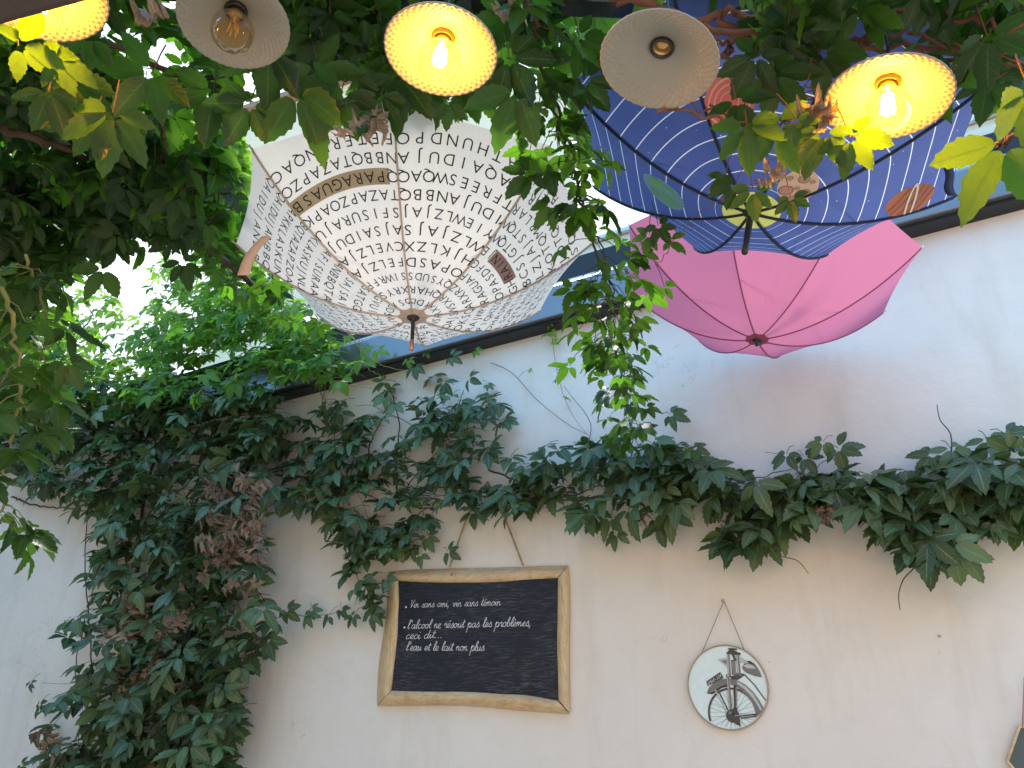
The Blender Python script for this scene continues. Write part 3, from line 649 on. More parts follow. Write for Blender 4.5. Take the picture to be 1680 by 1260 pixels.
M['copper'] = simple('copper_cap', (.55, .25, .12), .3, .9); M['chrome'] = simple('bright_metal', (.7, .7, .7), .2, 1)
M['taupe'] = simple('taupe_binding', (.46, .37, .31), .8, 0, .1, 40)
M['navy'] = simple('navy_binding', (.010, .014, .04), .8); M['pink_dark'] = simple('dark_pink_seam', (.30, .055, .11), .8)

# 1: white umbrella covered with letters
QL = [-.259*1.12, 1.7552*1.12, 1.5+1.0329*1.12, .2479*1.12, -1.5678, -.0458, -.0189]
t = NT('white_umbrella_cloth'); M['white_cloth'] = t.done(fabric(t, t.mix(t.noise(6, 3, .5, t.obj()), (.62, .63, .65), (.67, .68, .70)), .24, (.80, .77, .74), .7, weave(t, .3)))
brL, rootL, canL = umbrella('umbrella', 'white umbrella printed all over with black capital letters, hanging upside down at left', QL, .56,
    dict(canopy=M['white_cloth'], rib=M['steel'], seam=M['taupe'], tip=M['taupe'], shaft=M['steel'], ferrule=M['black_plastic']), M['copper'], tip_len=.115, scal=.03)
GL = {}
def glyph(ch):
    if ch in GL: return GL[ch]
    cu = bpy.data.curves.new('g', 'FONT'); cu.body = ch; cu.size = 1; cu.align_x = 'CENTER'; cu.resolution_u = 3; cu.offset = -.004
    o = bpy.data.objects.new('g', cu); COL.objects.link(o); dg = bpy.context.evaluated_depsgraph_get()
    me = bpy.data.meshes.new_from_object(o.evaluated_get(dg)); v = np.array([tuple(x.co) for x in me.vertices]); f = [tuple(p.vertices) for p in me.polygons]
    bpy.data.objects.remove(o); bpy.data.curves.remove(cu); bpy.data.meshes.remove(me); GL[ch] = (v, f); return GL[ch]
ROWS = {0: ['MATHUNDPO', 'QAQAIDUJA', 'TFREESWQAQ', 'IDUJANBBQ', 'YIEWLZJAJ', 'WLZJAJS', 'HJKLZX', 'OPASD', 'QYSUDS', 'QHAR', 'YDU', 'YD'],
        7: ['FETERDNQAC', 'NBBQTAZAPZO', 'QPARAGUASB', 'TAZAPZOAPK', 'SFISURAJU', 'AJSAIDUJ', 'CVELZJA', 'FELZJA', 'SIWRFF', 'XRYS', 'DSI', 'HW'],
        1: ['SQRERFTIL', 'JOTQMETERL', 'KOTQMRLAR', 'LZJAJSTQW', 'BCSJGTQW', 'GHRAINJE', 'OPASDFG', 'RAGUAF', 'ARXRZ', 'WSXR', 'RXK', 'AW'],
        6: ['QAIDUJANBB', 'QAIDUJANBBQ', 'APKKLASKUN', 'BQTAZAPZOA', 'KLASKUJNU', 'AFISURAA', 'ANBBQTA', 'JSAJSAI', 'SATGG', 'GVUI', 'UDS', 'CS'],
        5: ['SHEWQLKJAS', 'ZAPZOAPKLJ', 'QWERTASDFJ', 'PARAGUASBM', 'NBBQTAZAP', 'SURAJUKL', 'WRFFXCU', 'DSCUNC', 'JHUSJ', 'CSHJ', 'WUT', 'HS'],
        4: ['MATHUNDPOF', 'QAQAIDUJAL', 'FREESWQAQT', 'ASDFGHJKLP', 'YIEWLZJAJ', 'WLZJAJSA', 'HJKLZXA', 'OPASDS', 'YSUD', 'QHAR', 'YDU', 'YI'],
        3: ['RSQTRPMETE', 'EROWQTRANS', 'REIRTPOTQM', 'IOQWERASDF', 'SORTIPZWB', 'DHRPASMR', 'OPIQHZS', 'RAJWPA', 'KSQH', 'QAJH', 'WKS', 'XA'],
        2: ['ERETILKOTQ', 'NORASJIPZW', 'REIRTPOASM', 'RQTRASDFGH', 'LSORTIPZW', 'DHASMRPQ', 'PIQHZSO', 'RAJWPK', 'OKSQ', 'QAJS', 'WSK', 'CA']}
m = MB(); pitch = .0465; cap = .0305
def arc_at(br, sl):        # plan radius along a gore middle for arc length measured from the rim inwards
    r = br.R*cos(pi/8)*(1-br.scal); acc = 0; dr = .001
    while acc < sl and r > 0:
        sl_ = 2*br.dep*r/(br.R**2*.85); acc += dr*sqrt(1+sl_*sl_); r -= dr
    return max(r, .02)
def textmap(br, k, r0, lat, dy, dx=0):
    """plan position for a point of row radius r0, lateral lat (m), height dy (m, towards the hub)"""
    sl_ = 2*br.dep*r0/(br.R**2*.85); mid = br.rt+(k+.5)*pi/4; mv = np.array([cos(mid), sin(mid)]); tv = np.array([mv[1], -mv[0]])
    rr = r0-dy/sqrt(1+sl_*sl_); dl = lat/max(r0, .05)
    rr2 = rr*(1-.45*(1-cos(dl)))
    return mv*rr2+tv*lat*(rr/r0 if r0 > .1 else 1)
for k, rows in ROWS.items():
    for j, row in enumerate(rows):
        r0 = arc_at(brL, .034+pitch*j); half = r0*math.tan(pi/8)*.98; n = len(row); adv = 2*half/n
        for i, ch in enumerate(row):
            v, f = glyph(ch); lat = -half+adv*(i+.5)
            wsc = cap*1.42*(min(1.0, adv/.034))
            vs = []
            for x in v:
                q = textmap(brL, k, r0, lat+x[0]*wsc*1.05, x[1]*cap*1.38*min(1, .6+.4*adv/.034)); vs.append(brL.P(q[0], q[1], .0012))
            m.add(vs, f)
m.build('printed_letters', simple('black_print', (.012, .010, .018), .7), canL, smooth=False)
def band(br, k, j, l0, l1, mat, name, par):
    r0 = arc_at(br, .034+pitch*j); mm = MB(); vs = []; n = 24
    for a in (-.008, .034):
        for i in range(n+1):
            q = textmap(br, k, r0, l0+(l1-l0)*i/n, a); vs.append(br.P(q[0], q[1], .0007))
    mm.add(vs, [(i, i+1, n+2+i, n+1+i) for i in range(n)]); return mm.build(name, mat, par)
band(brL, 7, 2, -.14, .175, simple('beige_highlight', (.42, .35, .24), .7), 'highlight_band', canL)
band(brL, 1, 5, -.067, .069, simple('mauve_highlight', (.33, .22, .22), .7), 'highlight_band', canL)
# rose coloured closing strap
def strap(br, k, u, L_, wd, mat, root, lean, sn0=.86):
    th = br.rt+(k+u)*pi/4; r = sn0*br.edge(th); p = br.P(r*cos(th), r*sin(th), .003); out = norm(br.Rm@np.array([cos(th), sin(th), 0]))
    tv = np.array([-out[1], out[0], 0.0]); m = MB(); vs = []; n = 12
    for i in range(n+1):
        a = i/n; c = p+out*.006*sin(a*5)+np.array([lean[0]-.12*sin(a*3), lean[1], -1])*L_*a
        for s_ in (-1, 1): vs.append(c+norm(np.array([.93, .25, .28+.1*sin(a*4)]))*wd*.5*s_)
    m.add(vs, [(2*i, 2*i+1, 2*i+3, 2*i+2) for i in range(n)]); o = m.build('strap', mat, root); md = o.modifiers.new('thick', 'SOLIDIFY'); md.thickness = .0015
strap(brL, 6, .35, .135, .033, simple('rose_strap', (.62, .42, .33), .6, 0, .05), rootL, (-.40, 0))

# 2: pink umbrella
QP = [.8166*1.15, 2.2625*1.15, 1.5+1.2427*1.15, .2833*1.15, -2.0741, -.0088, .181]
M['pink'] = cloth('pink_umbrella_cloth', (.56, .185, .31), (.60, .20, .33), .36)
brP, rootP, canP = umbrella('umbrella', 'plain bright pink umbrella hanging upside down close to the wall, below the blue one', QP, .575,
    dict(canopy=M['pink'], rib=M['pink_dark'], seam=M['pink_dark'], tip=M['chrome'], shaft=M['steel'], ferrule=M['black_plastic']), M['black_plastic'], tip_len=.03, rib_r=.0017, scal=.02, sag=.008)

# 3: blue umbrella with planets and orbits
k_ = .95; qb = [.6228, 1.6274, 2.7712, .2442, -2.2292, .0346, .2486]
QB = [qb[0]*k_, qb[1]*k_, 1.5+(qb[2]-1.5)*k_, qb[3]*k_, qb[4], qb[5], qb[6]]; RB = .55*k_
t = NT('planet_umbrella_cloth'); a = t.n('ShaderNodeAttribute', attribute_name='cloth'); sep = t.n('ShaderNodeSeparateColor'); t.l(a.outputs['Color'], sep.inputs[0])
sn, rr = sep.outputs[0], sep.outputs[1]
ringv = t.math('ADD', t.math('MULTIPLY', rr, t.math('SUBTRACT', 1.0, t.math('MULTIPLY', sn, .55))), t.math('MULTIPLY', t.math('MULTIPLY', sn, .55), sn))
fr = t.math('FRACT', t.math('SUBTRACT', t.math('MULTIPLY', ringv, 11.5), .45))
line = t.math('MULTIPLY', t.math('LESS_THAN', t.math('ABSOLUTE', t.math('SUBTRACT', fr, .5)), .027), t.math('GREATER_THAN', ringv, .17))
vo = t.n('ShaderNodeTexVoronoi'); t.l(t.obj(), vo.inputs['Vector']); vo.inputs['Scale'].default_value = 34
star = t.math('MULTIPLY', t.math('LESS_THAN', vo.outputs['Distance'], .07), t.math('GREATER_THAN', t.noise(30, 2, .5, t.obj()), .53))
base = t.mix(t.noise(3, 4, .6, t.obj()), (.040, .062, .20), (.055, .09, .28))
c = t.mix(star, base, (.45, .55, .75)); c = t.mix(line, c, (.85, .87, .90))
sun_ = t.math('LESS_THAN', rr, .135); c = t.mix(sun_, c, (.72, .66, .06))
M['planet_cloth'] = t.done(fabric(t, c, .35, t.mix(.25, c, (.25, .3, .6)), .65, weave(t, .3)))
brB, rootB, canB = umbrella('umbrella', 'dark blue umbrella printed with white orbits and planets round a yellow sun, at right', QB, RB,
    dict(canopy=M['planet_cloth'], rib=M['navy'], seam=M['navy'], tip=M['navy'], shaft=M['steel'], ferrule=M['black_plastic']), M['black_plastic'], tip_len=.125, rib_r=.0030, scal=.05, sag=.02, fer_r=.0085, ros=.5)
def find_plan(br, px, py):
    """plan point of the canopy that lies behind a given spot of the photograph"""
    r = ray(px, py); best = None
    for x in np.linspace(-br.R, br.R, 121):
        for y in np.linspace(-br.R, br.R, 121):
            if x*x+y*y > br.R**2: continue
            p = br.P(x, y)-CAM; dd = np.linalg.norm(np.cross(p, r))/np.linalg.norm(r)
            if best is None or dd < best[0]-1e-9: best = (dd, x, y)
    return best[1:]
def planet(px, py, ra, rb, rotd, cols, style):
    x0, y0 = find_plan(brB, px, py); m = MB(); nr, na = 8, 40; vs = [(0, 0)]; ca, sa = cos(radians(rotd)), sin(radians(rotd))
    for i in range(1, nr+1):
        for k in range(na): th = 2*pi*k/na; vs.append((ra*i/nr*cos(th), rb*i/nr*sin(th)))
    fs = [(0, 1+k, 1+(k+1) % na) for k in range(na)]
    for i in range(nr-1):
        for k in range(na): fs.append((1+i*na+k, 1+(i+1)*na+k, 1+(i+1)*na+(k+1) % na, 1+i*na+(k+1) % na))
    def tr_(a, b_, off): X = a*ca-b_*sa; Y = a*sa+b_*ca; return brB.P(x0+X, y0+Y, off)
    m.add([tr_(a, b_, .0012) for a, b_ in vs], fs)
    # surface features as thin prints 1 mm further out
    def blob(cx, cy, r1, r2, mi, off=.002, hole=0):
        n = 20; P_ = [tr_(cx+r1*cos(2*pi*k/n), cy+r2*sin(2*pi*k/n), off) for k in range(n)]
        if hole:
            Q_ = [tr_(cx+r1*hole*cos(2*pi*k/n), cy+r2*hole*sin(2*pi*k/n), off) for k in range(n)]
            m.add(P_+Q_, [(k, (k+1) % n, n+(k+1) % n, n+k) for k in range(n)], mi)
        else: m.add([tr_(cx, cy, off)]+P_, [(0, 1+k, 1+(k+1) % n) for k in range(n)], mi)
    def strip(x, w_, mi):
        n = 14; h = rb*sqrt(max(0, 1-(x/ra)**2))*.95; vs_ = []
        for i in range(n+1):
            yy = -h+2*h*i/n; bow = .12*ra*(1-(yy/rb)**2)
            vs_ += [tr_(x+bow-w_, yy, .002), tr_(x+bow+w_, yy, .002)]
        m.add(vs_, [(2*i, 2*i+1, 2*i+3, 2*i+2) for i in range(n)], mi)
    if style == 'crater':
        for (a, b_, r1) in ((.15, -.45, .26), (.5, .25, .2), (-.5, .3, .34), (0, .1, .12), (-.1, .72, .16), (.62, -.35, .12), (-.55, -.45, .15)):
            blob(a*ra, b_*rb, r1*ra, r1*rb*.8, 1); blob(a*ra, b_*rb, r1*ra*1.12, r1*rb*.9, 2, .0023, .9)
    elif style == 'earth':
        for (a, b_, r1, r2) in ((.35, .2, .38, .25), (-.45, -.25, .3, .42), (.1, -.62, .22, .15), (-.2, .6, .25, .14)): blob(a*ra, b_*rb, r1*ra, r2*rb, 1)
    elif style == 'stripe':
        for x in (-.6, -.35, -.05, .22, .45, .68): strip(x*ra, .0012, 1)
    elif style == 'ringed':
        for x in (-.62, -.35, .0, .28, .55): strip(x*ra, .004, 1)
        e1, e2 = np.array(find_plan(brB, 1504, 299)), np.array(find_plan(brB, 1485, 355)); mc_ = (e1+e2)/2; la = (e1-e2)/2; sh = norm(np.array([-la[1], la[0]]))*.011; n = 48; vs_ = []
        for k in range(n+1):
            th = 2*pi*k/n
            for q in (1.0, .84): pt = mc_+la*cos(th)*q+sh*sin(th)*(q if q == 1 else .55); vs_.append(brB.P(pt[0], pt[1], .0028))
        m.add(vs_, [(2*i, 2*i+1, 2*i+3, 2*i+2) for i in range(n)], 2)
    elif style == 'swirl':
        for q in (.85, .62, .38): blob(0, 0, ra*q, rb*q, 1, .002, .9)
    m.build('printed_planet', [simple('planet_print', cc, .7, 0, .08, 30) for cc in cols], canB)
planet(1090, 314, .062, .045, 20, [(.16, .36, .48), (.14, .42, .20)], 'earth')
planet(1311, 308, .046, .046, 0, [(.62, .45, .36), (.42, .25, .19), (.10, .05, .04)], 'crater')
planet(1494, 328, .065, .042, 25, [(.42, .15, .08), (.30, .09, .05), (.70, .68, .62)], 'ringed')
planet(1228, 397, .055, .045, 5, [(.58, .38, .20), (.14, .07, .03)], 'stripe')
planet(1200, 165, .055, .055, 0, [(.62, .15, .14), (.72, .35, .30)], 'swirl')
strap(brB, 2, .62, .10, .030, M['navy'], rootB, (.02, 0), .93)
# thin cords holding the umbrellas under the creeper
M['cord'] = simple('white_cord', (.6, .58, .54), .8)
for (br, lab) in ((brL, 'thin pale cord holding the lettered umbrella'), (brP, 'thin pale cord holding the pink umbrella'), (brB, 'thin pale cord holding the blue umbrella')):
    m = MB(); p = br.L([0, 0, .55]); m.tube([p, p+np.array([.01, 0, .3]), p+np.array([.0, 0, .7])], .0016, 5); o = m.build('cord', M['cord'], origin=p); tag(o, lab, 'cord')
m = MB(); P_ = smooth_path([at(848, -20, 1.9), at(872, 70, 1.95), at(890, 130, 2.0), at(925, 240, 2.1), at(960, 330, 2.2)], 6); m.tube(P_, .0018, 5)
tag(m.build('cord', M['cord'], origin=P_[0]), 'pale grey cord hanging straight down beside the long creeper strand', 'cord')

# ------------------------------------------------------------------ pendant lamps
def glass_mat(name, col, tcol):
    t = NT(name); o = t.obj(); nb = t.bump(t.noise(30, 3, .5, o), .1, .004)
    d = t.bsdf(col, .28, 0, nb, .5); q = t.n('ShaderNodeBsdfTranslucent'); t.setv(q.inputs[0], tcol); return t.done(t.shmix(.25, d, q.outputs[0]))
M['opal'] = glass_mat('opal_dimpled_glass', (.37, .35, .31), (.50, .34, .14))
def bulb_glass(name, tint, em=0):
    t = NT(name); tr = t.n('ShaderNodeBsdfTransparent'); t.setv(tr.inputs[0], tint); gl = t.n('ShaderNodeBsdfGlossy'); gl.inputs['Roughness'].default_value = .03
    lw = t.n('ShaderNodeLayerWeight'); lw.inputs[0].default_value = .25; sh = t.shmix(t.math('MULTIPLY', lw.outputs['Fresnel'], .4), tr.outputs[0], gl.outputs[0])
    if em:
        e = t.n('ShaderNodeEmission'); t.setv(e.inputs[0], (1, .50, .06)); e.inputs[1].default_value = em; ad = t.n('ShaderNodeAddShader'); t.l(sh, ad.inputs[0]); t.l(e.outputs[0], ad.inputs[1]); sh = ad.outputs[0]
    return t.done(sh)
M['bulb_off'] = bulb_glass('amber_clear_glass', (.92, .80, .60)); M['bulb_on'] = bulb_glass('amber_lit_glass', (1, .85, .5), .45)
def emis(name, col, st):
    t = NT(name); e = t.n('ShaderNodeEmission'); t.setv(e.inputs[0], col); e.inputs[1].default_value = st; return t.done(e.outputs[0])
M['fil_on'] = emis('glowing_filament', (1, .62, .18), 38); M['fil_off'] = simple('amber_filament', (.7, .42, .10), .5)
M['socket'] = simple('dark_lamp_socket', (.02, .016, .014), .4); M['brass'] = simple('brass_thread', (.5, .33, .15), .35, .9)
def lamp(q, label, lit, bulb=True, R=.12, k_=.86):
    c0 = CAM+(np.array(q[:3])-CAM)*k_; Rm = rotm(q[3], q[4]); L = lambda p: c0+Rm@(np.array(p, float)*k_)
    root = empty('pendant_lamp', c0, label, 'lamp', 'pendant lamps strung under the creeper'); H = .050
    V = []; F = []; nr, na = 44, 288
    for i in range(nr+1):
        a = i/nr; r = .0205+(R-.0205)*a
        for k in range(na):
            th = 2*pi*k/na; z = H*(1-a)**1.25 if a < 1 else 0
            wgt = max(0, min(1, (a-.50)/.12)); rowp = (a-.5)*R*1.0/.0088*pi
            dm = .0013*wgt*cos(44*th)*cos(rowp)
            rr_ = r*(1+(.008*cos(44*th) if i == nr else 0)); V.append(L([rr_*cos(th), rr_*sin(th), z+dm]))
    for i in range(nr):
        for k in range(na): F.append((i*na+k, i*na+(k+1) % na, (i+1)*na+(k+1) % na, (i+1)*na+k))
    m = MB(); m.add(V, F); o = m.build('lamp_shade', M['opal'], root); md = o.modifiers.new('thick', 'SOLIDIFY'); md.thickness = .0028; md.offset = 1
    up = Rm@np.array([0, 0, 1.0])
    m = MB(); m.lathe(L([0, 0, H-.016]), up, [(.0165, .03), (.0165, 0), (.0195, 0), (.0215, .004), (.0215, .014), (.026, .016), (.026, .022), (.019, .024), (.018, .055), (.006, .062), (0, .062)], 28); so_ = m.build('socket', M['socket'], root)
    if not bulb:
        m = MB(); m.lathe(L([0, 0, H+.01]), up, [(.0, 0), (.010, 0), (.0155, -.004), (.0155, -.016), (.0158, -.016)], 20); m.build('socket_thread', M['brass'], so_)
    if bulb:
        # globe bulb, 80 mm, hanging below the socket
        prof = [(.0125, 0), (.0135, -.012), (.016, -.020)]
        Rb = .040; cz = -.058
        for j in range(15):
            t_ = radians(158-j*158/14); prof.append((Rb*sin(t_), cz+Rb*(-cos(t_))*-1*-1 if False else cz-Rb*cos(t_)))
        prof = sorted(prof, key=lambda e: -e[1]); m = MB(); m.lathe(L([0, 0, H-.012]), up, prof, 28); bo = m.build('bulb', M['bulb_on'] if lit else M['bulb_off'], root)
        m = MB(); m.lathe(L([0, 0, H-.004]), up, [(0, 0), (.0135, 0), (.0135, -.016), (.012, -.02), (.0, -.02)], 20); m.build('bulb_cap', M['brass'], bo)
        m = MB(); n = 6
        for k in range(n):
            th = 2*pi*k/n; z0, z1 = H-.045, H-.083; a = .008; b_ = .0115
            m.tube([L([a*cos(th), a*sin(th), z0]), L([b_*cos(th+.25), b_*sin(th+.25), z1])], .0040 if lit else .0011, 6)
        m.tube([L([0, 0, H-.02]), L([0, 0, H-.045])], .003, 6); m.build('filament', M['fil_on'] if lit else M['fil_off'], bo)
        if lit:
            ld = bpy.data.lights.new('bulb_light', 'POINT'); ld.energy = LAMP_W; ld.color = (1, .40, .010); ld.shadow_soft_size = .022
            lo = bpy.data.objects.new('bulb_light', ld); link(lo, root); lo.location = Vector(L([0, 0, .002])-c0)
    p = L([0, 0, H+.04]); m = MB(); m.tube([p, p+up*.05, p+np.array([.01, 0, .16]), p+np.array([0, 0, .34])], .003, 6); m.build('cable', M['black_plastic'], root)
    return root
lamp([-.1505, 1.1741, 2.8397, -.0121, .0771], 'lit lamp glowing yellow above the lettered umbrella, middle of the five', True)
lamp([.7562, 1.1574, 2.6881, .0588, .1849], 'lit lamp glowing yellow in front of the blue umbrella, rightmost and most tilted', True)
lamp([.2971, 1.1312, 2.7628, -.0255, .2366], 'unlit lamp with an empty black socket and no bulb', False, False)
lamp([-.6164, 1.2032, 2.9615, -.059, -.0672], 'unlit lamp with a clear globe bulb, between two glowing lamps at the left', False)
L1 = at(66, -8, 1.93); lamp([*L1, .12, -.16], 'lit lamp at the top left corner, half hidden by a dark beam', True)

# pergola: a steel bar the creeper grows over and a rafter in the top left corner
M['dark_wood'] = simple('dark_stained_timber', (.030, .018, .012), .6, 0, .3, 18, .4)
p0, p1 = at_z(820, -6, 3.1), at_z(1760, 30, 3.06); d_ = p1-p0; m = MB()
m.box(p0-d_*.9, d_*1.9, (0, .05, 0), (0, 0, .05)); tag(m.build('pergola_bar', M['anthracite'], origin=p0, smooth=False, bevel=.004), 'thin dark bar crossing level above the lamps, wrapped in creeper', 'bar')
a0, a1 = at(-260, 112, 1.3), at(330, -52, 1.3); m = MB(); d_ = a1-a0; vw = norm(CAM-(a0+a1)/2); upv = norm(np.cross(d_, vw)); upv = upv if upv[2] > 0 else -upv
m.box(a0, d_, upv*.14, -vw*.07); tag(m.build('rafter', M['dark_wood'], origin=a0, smooth=False, bevel=.006), 'dark timber rafter covering the top left corner lamp', 'rafter')

# ------------------------------------------------------------------ chalkboard
t = NT('pale_peeled_wood'); o_ = t.obj(); mp = t.n('ShaderNodeMapping'); t.l(o_, mp.inputs[0]); mp.inputs['Scale'].default_value = (3, 3, 14)
g1 = t.noise(9, 5, .6, mp.outputs[0]); c = t.ramp(g1, [(.3, (.48, .31, .16)), (.5, (.64, .46, .26)), (.75, (.72, .56, .36))])
c = t.mix(t.math('MULTIPLY', t.ramp(t.noise(5, 3, .6, o_), [(.5, (0, 0, 0)), (.75, (1, 1, 1))]), .5), c, (.34, .20, .09))
M['log_h'] = t.done(t.bsdf(c, .5, 0, t.bump(g1, .3, .004)))
t = NT('pale_peeled_wood_upright'); o_ = t.obj(); mp = t.n('ShaderNodeMapping'); t.l(o_, mp.inputs[0]); mp.inputs['Scale'].default_value = (14, 14, 2.5)
g1 = t.noise(7, 5, .6, mp.outputs[0]); c = t.ramp(g1, [(.3, (.48, .32, .16)), (.5, (.63, .46, .26)), (.75, (.70, .54, .34))])
M['log_v'] = t.done(t.bsdf(c, .5, 0, t.bump(g1, .3, .004)))
t = NT('slate_board'); o_ = t.obj(); mp = t.n('ShaderNodeMapping'); t.l(o_, mp.inputs[0]); mp.inputs['Scale'].default_value = (2.5, 2.5, 22)
sm = t.noise(7, 6, .7, mp.outputs[0]); cl = t.noise(5, 3, .5, o_)
f_ = t.math('MULTIPLY', t.ramp(sm, [(.48, (0, 0, 0)), (.8, (1, 1, 1))]), t.ramp(cl, [(.35, (.15, .15, .15)), (.75, (1, 1, 1))]))
M['slate'] = t.done(t.bsdf(t.mix(f_, (.012, .014, .022), (.19, .195, .21)), .55, 0, None, .35))
M['chalk'] = simple('chalk_paint', (.86, .86, .86), .9)
cb = empty('chalkboard', onwall(775, 1157, .02), 'chalkboard with white handwriting in a thick pale log frame, hanging on the wall', 'chalkboard')
def qpx(pts, off): return [onwall(x, y, off) for x, y in pts]
bd = qpx([(648, 945), (922, 942), (922, 1160), (635, 1140)], .032); bk = qpx([(648, 945), (922, 942), (922, 1160), (635, 1140)], .010)
m = MB(); m.add(bd+bk, [(3, 2, 1, 0), (4, 5, 6, 7), (0, 1, 5, 4), (1, 2, 6, 5), (2, 3, 7, 6), (3, 0, 4, 7)]); m.build('slate', M['slate'], cb, smooth=False)
def log(outer, inner, mat, seed):
    n = 40; mt = 12; O_ = smooth_path([np.array([*e, 0.]) for e in outer], 20); I_ = smooth_path([np.array([*e, 0.]) for e in inner], 20)
    rs = random.Random(seed); ph = [rs.uniform(0, 6) for _ in range(4)]; V = []
    def pick(P_, a): i = a*(len(P_)-1); j = min(int(i), len(P_)-2); return P_[j]+(P_[j+1]-P_[j])*(i-j)
    for i in range(n+1):
        a = i/n; po = pick(O_, a); pi_ = pick(I_, a); h = .042+.004*sin(5*a+ph[0])+.002*sin(17*a+ph[1])
        for j in range(mt+1):
            q = j/mt; p = po+(pi_-po)*q; V.append(onwall(p[0]+.35*sin(9*a+ph[2]), p[1]+.35*sin(11*a+ph[3]), .006+h*sin(pi*min(max(q, .0), 1))**.6))
    m = MB(); m.add(V, [(i*(mt+1)+j, i*(mt+1)+j+1, (i+1)*(mt+1)+j+1, (i+1)*(mt+1)+j) for i in range(n) for j in range(mt)])
    return m.build('frame_rail', mat, cb)
g_ = .8
log([(638, 937), (700, 934), (850, 930), (931, 928)], [(658, 955), (745, 960), (850, 957), (911, 952)], M['log_h'], 1)
log([(932.5, 928), (935, 1000), (934, 1100), (935, 1170)], [(912, 952), (911.5, 1020), (912, 1100), (912.5, 1145)], M['log_v'], 2)
log([(934, 1171.5), (860, 1166), (760, 1158), (619, 1158)], [(911.5, 1146.5), (850, 1135), (760, 1131), (646, 1128.5)], M['log_h'], 3)
log([(618, 1157), (622, 1090), (634, 1000), (637, 938)], [(645.5, 1127.5), (655, 1060), (658, 1000), (657, 956)], M['log_v'], 4)
m = MB(); kn = onwall(741, 945, .044)
m.lathe(kn, NW, [(0, .004), (.006, .003), (.009, .0), (.012, .003), (.014, 0)], 18); m.build('wood_knot', simple('dark_knot', (.24, .13, .06), .6, 0, .3, 90), cb)
t = NT('jute'); o_ = t.obj(); wv = t.n('ShaderNodeTexWave'); t.l(o_, wv.inputs[0]); wv.inputs['Scale'].default_value = 90; M['jute'] = t.done(t.bsdf(t.mix(wv.outputs[0], (.30, .19, .08), (.55, .38, .20)), .9, 0, t.bump(wv.outputs[0], .6, .002)))
m = MB()
for P_ in ([(738, 930, .03), (772, 835, .014), (800, 790, .014)], [(858, 927, .03), (826, 845, .014), (800, 790, .014)]):
    a_ = smooth_path([onwall(*e) for e in P_], 8)
    for ph in (0, pi):
        m.tube([p+U*.0025*cos(i*1.7+ph)+NW*.0025*sin(i*1.7+ph) for i, p in enumerate(a_)], .0035, 6)
m.build('hanging_rope', M['jute'], cb)

# handwriting, one pen stroke at a time: glyph = (advance, [strokes])
HG = {
 'a': (1.05, [[(.75, .85), (.45, 1), (.1, .7), (.1, .25), (.35, 0), (.68, .3), (.78, .95), (.74, .3), (.88, .02), (1.12, .2)]]),
 'c': (.85, [[(.7, .8), (.45, 1), (.12, .65), (.15, .15), (.45, 0), (.85, .25)]]),
 'd': (1.05, [[(.75, .85), (.45, 1), (.1, .7), (.1, .25), (.35, 0), (.68, .3), (.85, 1.2), (.9, 2.0), (.8, .4), (.92, .02), (1.12, .2)]]),
 'e': (.78, [[(0, .25), (.42, .5), (.6, .82), (.4, 1), (.12, .65), (.15, .15), (.45, 0), (.8, .25)]]),
 'i': (.52, [[(0, .3), (.2, .95), (.17, .25), (.33, 0), (.56, .25)], [(.27, 1.42), (.32, 1.5)]]),
 'l': (.52, [[(0, .25), (.4, 1.2), (.5, 1.95), (.34, 2.1), (.18, 1.4), (.15, .35), (.32, 0), (.56, .25)]]),
 'm': (1.2, [[(0, .55), (.1, .95), (.1, 0)], [(.1, .5), (.32, 1), (.46, .8), (.46, 0)], [(.46, .5), (.72, 1), (.88, .8), (.88, .2), (1.0, 0), (1.24, .25)]]),
 'n': (.88, [[(0, .55), (.1, .95), (.1, 0)], [(.1, .5), (.38, 1), (.55, .8), (.55, .2), (.68, 0), (.92, .25)]]),
 'o': (.9, [[(.45, 1), (.12, .75), (.1, .25), (.4, 0), (.7, .3), (.68, .8), (.42, 1), (.6, .82), (.95, .85)]]),
 'p': (.92, [[(0, .5), (.22, 1.15), (.12, 0), (.02, -1.15)], [(.15, .6), (.48, 1), (.75, .7), (.66, .15), (.35, .0), (.6, .0), (.95, .25)]]),
 'r': (.72, [[(0, .5), (.16, 1.05), (.3, .88), (.52, .92), (.46, .3), (.58, 0), (.78, .25)]]),
 's': (.72, [[(0, .15), (.45, 1.1), (.5, .8), (.66, .35), (.42, .0), (.15, .1)], [(.45, 0), (.75, .2)]]),
 't': (.6, [[(0, .25), (.3, 1.0), (.36, 1.8), (.24, .4), (.38, 0), (.64, .25)], [(.02, 1.2), (.66, 1.27)]]),
 'u': (.98, [[(0, .55), (.14, .95), (.12, .25), (.34, 0), (.62, .35), (.68, .95), (.66, .25), (.78, 0), (1.02, .25)]]),
 'v': (.8, [[(0, .7), (.14, .95), (.32, 0), (.6, .85), (.85, .85)]]),
 'b': (.82, [[(0, .25), (.36, 1.3), (.44, 1.95), (.3, 2.1), (.14, 1.4), (.12, .3), (.38, 0), (.68, .35), (.55, .8), (.86, .7)]]),
 'V': (1.0, [[(0, 1.9), (.12, 2.1), (.22, 1.6), (.38, 0), (.6, 1.0), (.95, 2.15)]]),
 '´': (0, [[(-.55, 1.35), (-.25, 1.75)]]), '`': (0, [[(-.6, 1.75), (-.35, 1.35)]]),
 "'": (.45, [[(.25, 2.0), (.3, 1.45)]]), ',': (.6, [[(.25, .15), (.2, -.15), (.1, -.5)]]), '.': (.55, [[(.2, .05), (.26, .1)]]), ' ': (.75, []), '•': (.6, [[(.2, .3), (.28, .38), (.2, .42), (.2, .3)]])}
